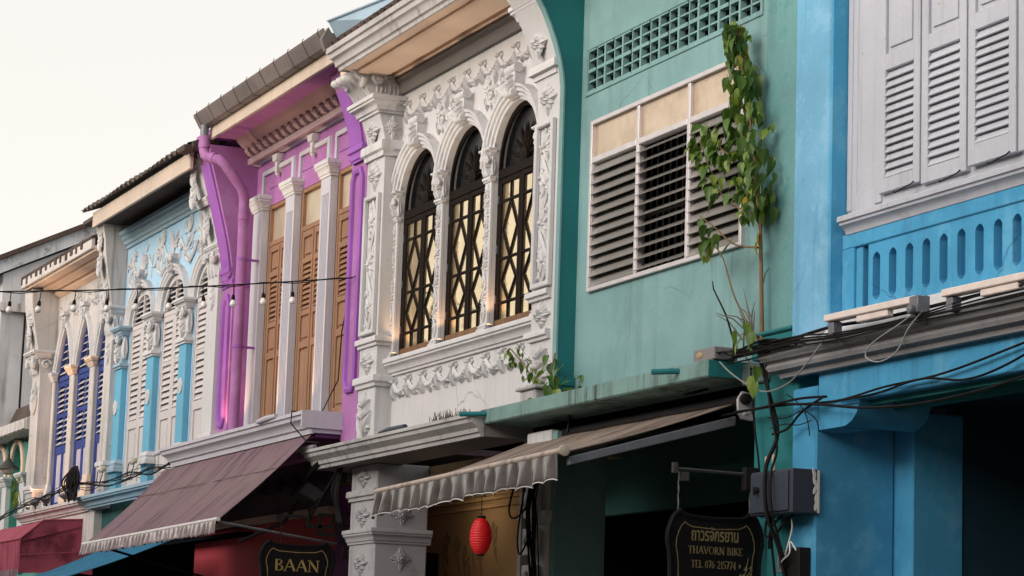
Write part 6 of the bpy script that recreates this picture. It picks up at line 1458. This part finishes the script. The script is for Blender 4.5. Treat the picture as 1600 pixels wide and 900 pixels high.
def arm_lamp(x, y, z, label):
    T_ = thing("spotlight", label, "spotlight", (x, y, z), "small lamps on the pale blue front")
    b = MB(); b.box(x-.25, x-.21, y-.01, y+.05, z-.03, z+.06); b.tube([(x-.23, y-.02, z), (x-.05, y-.02, z+.01)], .014, 6); b.build("bracket", M['whiteplastic'], T_, 30, .003)
    b = MB(); b.box(x-.05, x+.05, y-.045, y+.015, z-.03, z+.035); b.lathe((x+.05, y-.02, z), (1, -.2, 0), [(.026, 0), (.030, .03), (.018, .035)], 12); b.build("head", M['beige'], T_, 30, .005)
    b = MB(); cable(b, [(x-.2, y-.03, z-.02), (x-.16, y-.05, z-.16), (x, y-.06, z-.22), (x+.08, y-.05, z-.12), (x+.06, y-.03, z-.04)], .006); b.build("flex", M['cable'], T_, 40)
arm_lamp(-33.1, -.32, 4.33, "small beige spotlight on a bracket left of the first blue pilaster")
arm_lamp(-31.55, -.32, 4.33, "small beige spotlight on a bracket below the second blue pilaster")
for k, x in enumerate((-37.0, -36.3, -35.2)):
    T_ = thing("spotlight", ("little round floodlight on the ledge below the left blue door", "little round floodlight on the ledge between the blue doors", "little round floodlight on the ledge below the right blue door")[k], "spotlight", (x, -.3, 4.0), "little lamps on the arched house ledge")
    b = MB(); b.lathe((x, -.32, 4.10), (.2, -.4, 1), [(.03, -.05), (.07, 0), (.075, .03)], 12); b.build("head", M['steel'], T_, 40)
    b = MB(); b.tube([(x, -.32, 4.06), (x, -.30, 3.99)], .012, 6); b.build("stem", M['iron'], T_, 30)
# barn lamp at far left
T_ = thing("barn_lamp", "dark bell-shaped lamp hanging before the green arcade at far left", "lamp", (-38.9, -.3, 4.75))
b = MB(); b.lathe((-38.85, -.35, 4.98), (0, 0, -1), [(.02, 0), (.03, .10), (.05, .14), (.10, .20), (.17, .25), (.175, .27), (.15, .26)], 16); b.build("shade", M['greenshade'], T_, 50)
b = MB(); b.lathe((-38.85, -.35, 4.72), (0, 0, -1), [(.11, 0), (.10, .05), (.06, .09), (.01, .10)], 14); b.build("globe", M['beige'], T_, 60)
b = MB(); b.tube([(-38.85, -.35, 4.98), (-38.85, -.35, 5.12), (-38.88, -.25, 5.18), (-38.9, .08, 5.16)], .014, 6); b.build("arm", M['iron'], T_, 40)

# ================================================================== UPLIGHTS (small lit lamps on the ledges)
def uplight(x, y, z, label, e, col=(1.0, .52, .22), lean=(0, .25, 1), angle=75, far=0, flean=(0, -.2, 1), fcol=(1.0, .66, .40), fang=44):
    T_ = thing("uplight", label, "uplight", (x, y, z))
    b = MB(); b.lathe((x, y, z), (0, 0, 1), [(.030, 0), (.032, .035), (.028, .04)], 12); b.build("case", M['steel'], T_, 40)
    b = MB(); b.lathe((x, y, z+.041), (0, 0, 1), [(.024, 0), (.022, .006), (.002, .010)], 12); b.build("lens", M['lampglow'], T_, 40)
    l = bpy.data.lights.new("uplight_beam", 'SPOT'); l.energy = e; l.color = col; l.spot_size = R(angle); l.spot_blend = .8; l.shadow_soft_size = .03
    o = bpy.data.objects.new("uplight_beam", l); COL.objects.link(o); o.parent = T_; o.location = (0, 0, .06); o.rotation_euler = Vector(lean).to_track_quat('-Z', 'Y').to_euler()
    if far:
        l = bpy.data.lights.new("uplight_long_beam", 'SPOT'); l.energy = far; l.color = fcol; l.spot_size = R(fang); l.spot_blend = 1.0; l.shadow_soft_size = .05
        o = bpy.data.objects.new("uplight_long_beam", l); COL.objects.link(o); o.parent = T_; o.location = (0, -.02, .07); o.rotation_euler = Vector(flean).to_track_quat('-Z', 'Y').to_euler()
for k, c in enumerate(cxs):
    uplight(c-.40, -.06, 4.765, ("tiny lit uplight on the sill of the leftmost arched window", "tiny lit uplight on the sill of the middle arched window", "tiny lit uplight on the sill of the right arched window")[k], 3.0, lean=(-.35, .16, 1), angle=60, far=52, flean=(.12, -.13, 1), fang=40, fcol=(1.0, .80, .62))
for k, (x, w) in enumerate(((-28.15, "beside the purple downpipe"), (-26.95, "left of the first fluted pilaster"), (-25.75, "left of the second fluted pilaster"))):
    uplight(x, -.34, 4.325, "tiny lit uplight on the purple house canopy "+w, 13.0, (1.0, .50, .26), lean=(.1, .45, 1), angle=70, far=70, flean=(0, .02, 1), fang=34)
uplight(-22.47, -.30, 3.945, "small lit pinkish uplight on the white canopy", .8, (1.0, .6, .45), lean=(0, .5, 1))
for k, x in enumerate((-37.55, -36.45)):
    uplight(x, -.30, 4.03, ("tiny lit uplight at the foot of the left white pilaster by the blue doors", "tiny lit uplight at the foot of the middle white pilaster by the blue doors")[k], 5.0, (1.0, .52, .26), lean=(0, .3, 1), angle=80, far=60, flean=(.05, -.0, 1), fang=40)
# shop lamp that lights the yellow wall
T_ = thing("ceiling_lamp", "warm ceiling lamp inside the walkway behind the red lantern", "lamp", (-24.2, .95, 3.6))
b = MB(); b.lathe((-24.2, .95, 3.655), (0, 0, -1), [(.10, 0), (.10, .03), (.02, .04)], 14); b.build("base", M['whiteplastic'], T_, 40)
b = MB(); b.lathe((-24.2, .95, 3.615), (0, 0, -1), [(.05, 0), (.06, .04), (.04, .09), (.005, .11)], 12); b.build("globe", M['lampglow'], T_, 60)
l = bpy.data.lights.new("ceiling_lamp_light", 'POINT'); l.energy = 2.6; l.color = (1.0, .74, .48); l.shadow_soft_size = .08
o = bpy.data.objects.new("ceiling_lamp_light", l); COL.objects.link(o); o.parent = T_; o.location = (0, -.0, -.16)

# ================================================================== PLANTS
def leaf_mesh(name, mat, L=1.0, W=.60, fold=.25, curl=.25, heart=True):
    b = MB(); prof = [(0, .0), (-.06, .26), (.06, .43), (.25, .5), (.48, .42), (.72, .24), (.90, .09), (1.0, 0)] if heart else [(0, .02), (.12, .22), (.3, .42), (.5, .5), (.7, .38), (.86, .18), (.95, .06), (1.0, 0)]
    vs = []
    for t, w in prof:
        tt = max(t, 0); z = -curl*tt*tt
        for q in (-1, -.5, 0, .5, 1): vs.append((q*w*W, t*L, z+abs(q)*w*W*fold-(.06*math.sin(q*3+t*4))*w))
    fs = [(i*5+j, i*5+j+1, (i+1)*5+j+1, (i+1)*5+j) for i in range(len(prof)-1) for j in range(4)]
    b.add(vs, fs); b.tube([(0, 0, 0), (0, -.15, .04), (0, -.3, .10)], .016, 4); return mesh_of(b, name, mat, 60)
LM = [leaf_mesh("leaf", M['leafa'], curl=c, fold=f) for c, f in ((.15, .2), (.4, .3), (.25, .1))]
LB_ = [leaf_mesh("leaf", M['leafb'], curl=c, fold=f) for c, f in ((.2, .25), (.4, .15))]
LY = leaf_mesh("leaf", M['leafy'], curl=.5); LR = leaf_mesh("leaf", M['leafr'], curl=.5)
LN = [leaf_mesh("leaf", mt, W=.5, curl=.3, heart=False) for mt in (M['leafa'], M['leafb'])]
def add_leaf(parent, me, p, s_, drop, az, roll=0.0):
    """drop: 0 level .. 90 hanging straight down"""
    d = Vector((math.cos(az)*math.cos(drop), math.sin(az)*math.cos(drop), -math.sin(drop)))
    up = Vector((0, 0, 1)) if abs(d.z) < .95 else Vector((math.cos(az), math.sin(az), 0)); x = d.cross(up).normalized(); z = x.cross(d); q = Matrix((x, d, z)).transposed() @ Matrix.Rotation(roll, 3, 'Y')
    o = put(me, "leaf", parent, p, (s_, s_, s_)); o.rotation_euler = q.to_euler(); return o
PL = thing("climbing_plant", "tall leafy creeper growing up the teal pier beside the louvre window", "plant", (-15.72, -.10, 4.1))
stem = spline([(-15.70, -.10, 4.02), (-15.71, -.11, 4.5), (-15.73, -.12, 5.0), (-15.78, -.14, 5.4), (-15.86, -.16, 5.8), (-15.98, -.16, 6.15), (-16.06, -.17, 6.40)], 8)
b = MB(); b.tube(stem, [.017-.012*i/(len(stem)-1) for i in range(len(stem))], 7); ST = b.build("stem", M['bark'], PL, 60)
b = MB(); BR = []
for pts in ([(-15.74, -.13, 5.0), (-16.0, -.22, 5.1), (-16.25, -.22, 5.32), (-16.42, -.22, 5.56), (-16.50, -.22, 5.66)], [(-15.72, -.12, 4.75), (-15.95, -.2, 4.80), (-16.2, -.22, 4.95), (-16.45, -.22, 5.08)], [(-15.80, -.14, 5.35), (-16.1, -.22, 5.5), (-16.3, -.24, 5.7)], [(-15.70, -.11, 4.05), (-15.95, -.18, 4.4), (-16.12, -.2, 4.72), (-16.3, -.2, 4.86)], [(-15.85, -.15, 5.6), (-15.7, -.22, 5.5), (-15.62, -.24, 5.3)], [(-15.8, -.14, 5.3), (-15.62, -.22, 5.2), (-15.55, -.24, 5.0)]):
    q = spline(pts, 6); BR.append(q); b.tube(q, [.008-.004*i/(len(q)-1) for i in range(len(q))], 5)
b.build("branch", M['bark'], PL, 60)
g = random.Random(77)
def wdt(z):  # left/right reach of the crown at a height
    return [(4.85, .02, .10), (5.0, .20, .20), (5.2, .36, .28), (5.45, .44, .26), (5.7, .32, .26), (5.95, .16, .22), (6.2, .10, .18), (6.42, .05, .10)]
def interp(z):
    W_ = wdt(0)
    for (a, l0, r0), (c, l1, r1) in zip(W_, W_[1:]):
        if a <= z <= c: t = (z-a)/(c-a); return l0+(l1-l0)*t, r0+(r1-r0)*t
    return .05, .05
n = 0
while n < 350:
    z = 4.95+1.50*g.random()**.92; l_, r_ = interp(z); i = min(range(len(stem)), key=lambda k: abs(stem[k].z-z)); x = stem[i].x+g.triangular(-l_, r_, -.0)
    y = stem[i].y+g.uniform(-.11, .06)
    me = g.choice(LM+LM+LB_) if g.random() > .03 else LY
    add_leaf(PL, me, (x, y, z), g.choice((.065, .08, .095, .11, .125, .14))*(.85 if z > 6.1 else 1), R(g.uniform(58, 92) if g.random() < .75 else g.uniform(25, 60)), R(g.uniform(150, 390)), g.uniform(-.6, .6)); n += 1
for qi, q in enumerate(BR):
    for k in range(9 if qi not in (0, 2) else 26):
        p = q[int(len(q)*((.35 if qi != 3 else .88)+(.65 if qi != 3 else .12)*(k % 9)/9)*.999)]; add_leaf(PL, g.choice(LM+LB_), (p.x+g.uniform(-.05, .05), p.y-.02-g.random()*.05, p.z+g.uniform(-.03, .03)), g.uniform(.08, .13), R(g.uniform(30, 85)), R(g.uniform(170, 370)), g.uniform(-.6, .6))
for k in range(7): add_leaf(PL, g.choice([LR, LM[0], LB_[0]]), (-16.06+g.uniform(-.06, .06), -.18, 6.40+g.uniform(-.05, .04)), g.uniform(.05, .09), R(g.uniform(20, 80)), R(g.uniform(150, 390)), g.uniform(-.5, .5))
for p in ((-15.71, -.15, 4.78), (-16.25, -.24, 4.80), (-15.70, -.14, 4.84)): add_leaf(PL, LY, p, .12, R(75), R(240))
b = MB()
for k in range(11):
    a = Vector((-15.85+g.uniform(-.1, .1), -.12, 4.10+g.random()*.12)); d = Vector((g.uniform(-1, .4), g.uniform(-.4, 0), g.uniform(.2, 1))).normalized()*g.uniform(.15, .38); b.tube([a, a+d*.5+Vector((0, 0, .02)), a+d+Vector((0, 0, -.03))], [.006, .005, .002], 4)
b.tube([(-15.7, -.11, 4.45), (-15.62, -.13, 4.55), (-15.55, -.14, 4.58)], .005, 4)
b.build("dry_twigs", M['twig'], PL, 30)
P2 = thing("plant", "few heart-shaped leaves sprouting from the wire tangle by blue pier", "plant", (-15.55, -.3, 3.97), "wild plants rooted on the ledges")
b = MB(); b.tube([(-15.6, -.30, 3.97), (-15.58, -.31, 4.12), (-15.5, -.32, 4.16)], .006, 5); b.tube([(-15.6, -.3, 3.97), (-15.46, -.28, 3.84)], .005, 5); b.build("stem", M['bark'], P2, 40)
for p, s_, dr, az in (((-15.68, -.32, 4.13), .14, 80, 230), ((-15.52, -.33, 4.17), .13, 60, 350), ((-15.45, -.32, 4.10), .14, 82, 300), ((-15.58, -.34, 4.06), .12, 45, 280), ((-15.44, -.28, 3.86), .12, 60, 330), ((-15.50, -.28, 3.80), .15, 85, 260), ((-15.46, -.28, 3.76), .10, 85, 300)): add_leaf(P2, g.choice(LB_+[LM[0]]), p, s_, R(dr), R(az), g.uniform(-.5, .5))
P3 = thing("plant", "thin leafy sapling on the left end of teal slab before the white pier", "plant", (-19.3, -.25, 3.97), "wild plants rooted on the ledges")
b = MB(); S3 = spline([(-19.2, -.22, 3.97), (-19.3, -.26, 4.15), (-19.5, -.28, 4.32), (-19.72, -.30, 4.46)], 6); b.tube(S3, .006, 5); b.build("stem", M['bark'], P3, 40)
for k in range(38):
    p = S3[int(len(S3)*g.random()**.8*.999)]; add_leaf(P3, g.choice(LN), (p.x+g.uniform(-.12, .12), p.y+g.uniform(-.06, .04), p.z+g.uniform(-.05, .05)), g.uniform(.05, .10), R(g.uniform(20, 80)), R(g.uniform(120, 420)), g.uniform(-.6, .6))
P4 = thing("plant", "bushy broad-leaved sprout in the corner of teal slab and pier", "plant", (-18.95, -.2, 3.97), "wild plants rooted on the ledges")
b = MB(); b.tube([(-18.98, -.22, 3.97), (-18.98, -.24, 4.2), (-18.92, -.24, 4.34)], .007, 5); b.build("stem", M['bark'], P4, 40)
for k in range(13): add_leaf(P4, g.choice(LM+LB_+LB_), (-18.97+g.uniform(-.10, .12), -.24+g.uniform(-.06, .05), 4.03+.33*g.random()), g.uniform(.09, .15), R(g.uniform(30, 88)), R(g.uniform(160, 390)), g.uniform(-.6, .6))
P5 = thing("plant", "small yellow-green weed on top of the teal slab below the wall", "plant", (-18.5, -.2, 3.97), "wild plants rooted on the ledges")
b = MB(); b.tube([(-18.5, -.2, 3.97), (-18.48, -.22, 4.08)], .005, 4); b.build("stem", M['bark'], P5, 40)
for k in range(8): add_leaf(P5, g.choice(LB_+[LM[1]]), (-18.52+g.uniform(-.22, .14), -.22, 4.01+.12*g.random()), g.uniform(.05, .09), R(g.uniform(-30, 70)), R(g.uniform(150, 400)), g.uniform(-.6, .6))
P6 = thing("plant", "leafy sprig hanging before the green arcade at far left", "plant", (-38.2, -.3, 4.2), "wild plants rooted on the ledges")
b = MB(); b.tube([(-38.15, -.26, 4.1), (-38.22, -.34, 4.5)], .006, 4); b.build("stem", M['bark'], P6, 40)
for k in range(20): add_leaf(P6, g.choice(LB_+LN), (-38.2+g.uniform(-.15, .15), -.36+g.uniform(-.05, .05), 4.12+.42*g.random()), g.uniform(.08, .13), R(g.uniform(20, 85)), R(g.uniform(160, 400)), g.uniform(-.6, .6))
b = MB()
for k in range(90):
    a = Vector((-21.25+.55*g.random(), -.42+.25*g.random(), 3.945)); b.tube([a, a+Vector((g.uniform(-.04, .04), g.uniform(-.03, .03), g.uniform(.03, .11)))], [.006, .002], 3)
tag(b.build("dry_moss", M['twig'], None, 30, uvz=Vector((-21, -.3, 3.94))), "dry brown moss on the white canopy beside teal slab", "moss", None, "stuff")
b = MB()
for x, y, z, s_ in ((-19.28, -.30, 3.985, .05), ): b.box(x-.2, x+.12, y, y+.14, 3.974, 4.07); b.box(x-.24, x+.16, y-.03, y+.14, 4.07, 4.10)
tag(b.build("pier_stub", M['ledge'], None, 0, .01, uvz=Vector((-19.3, -.3, 3.97))), "broken white moulded stub sitting on the teal slab behind the sapling", "stone stub")
print("objects", len(bpy.data.objects))
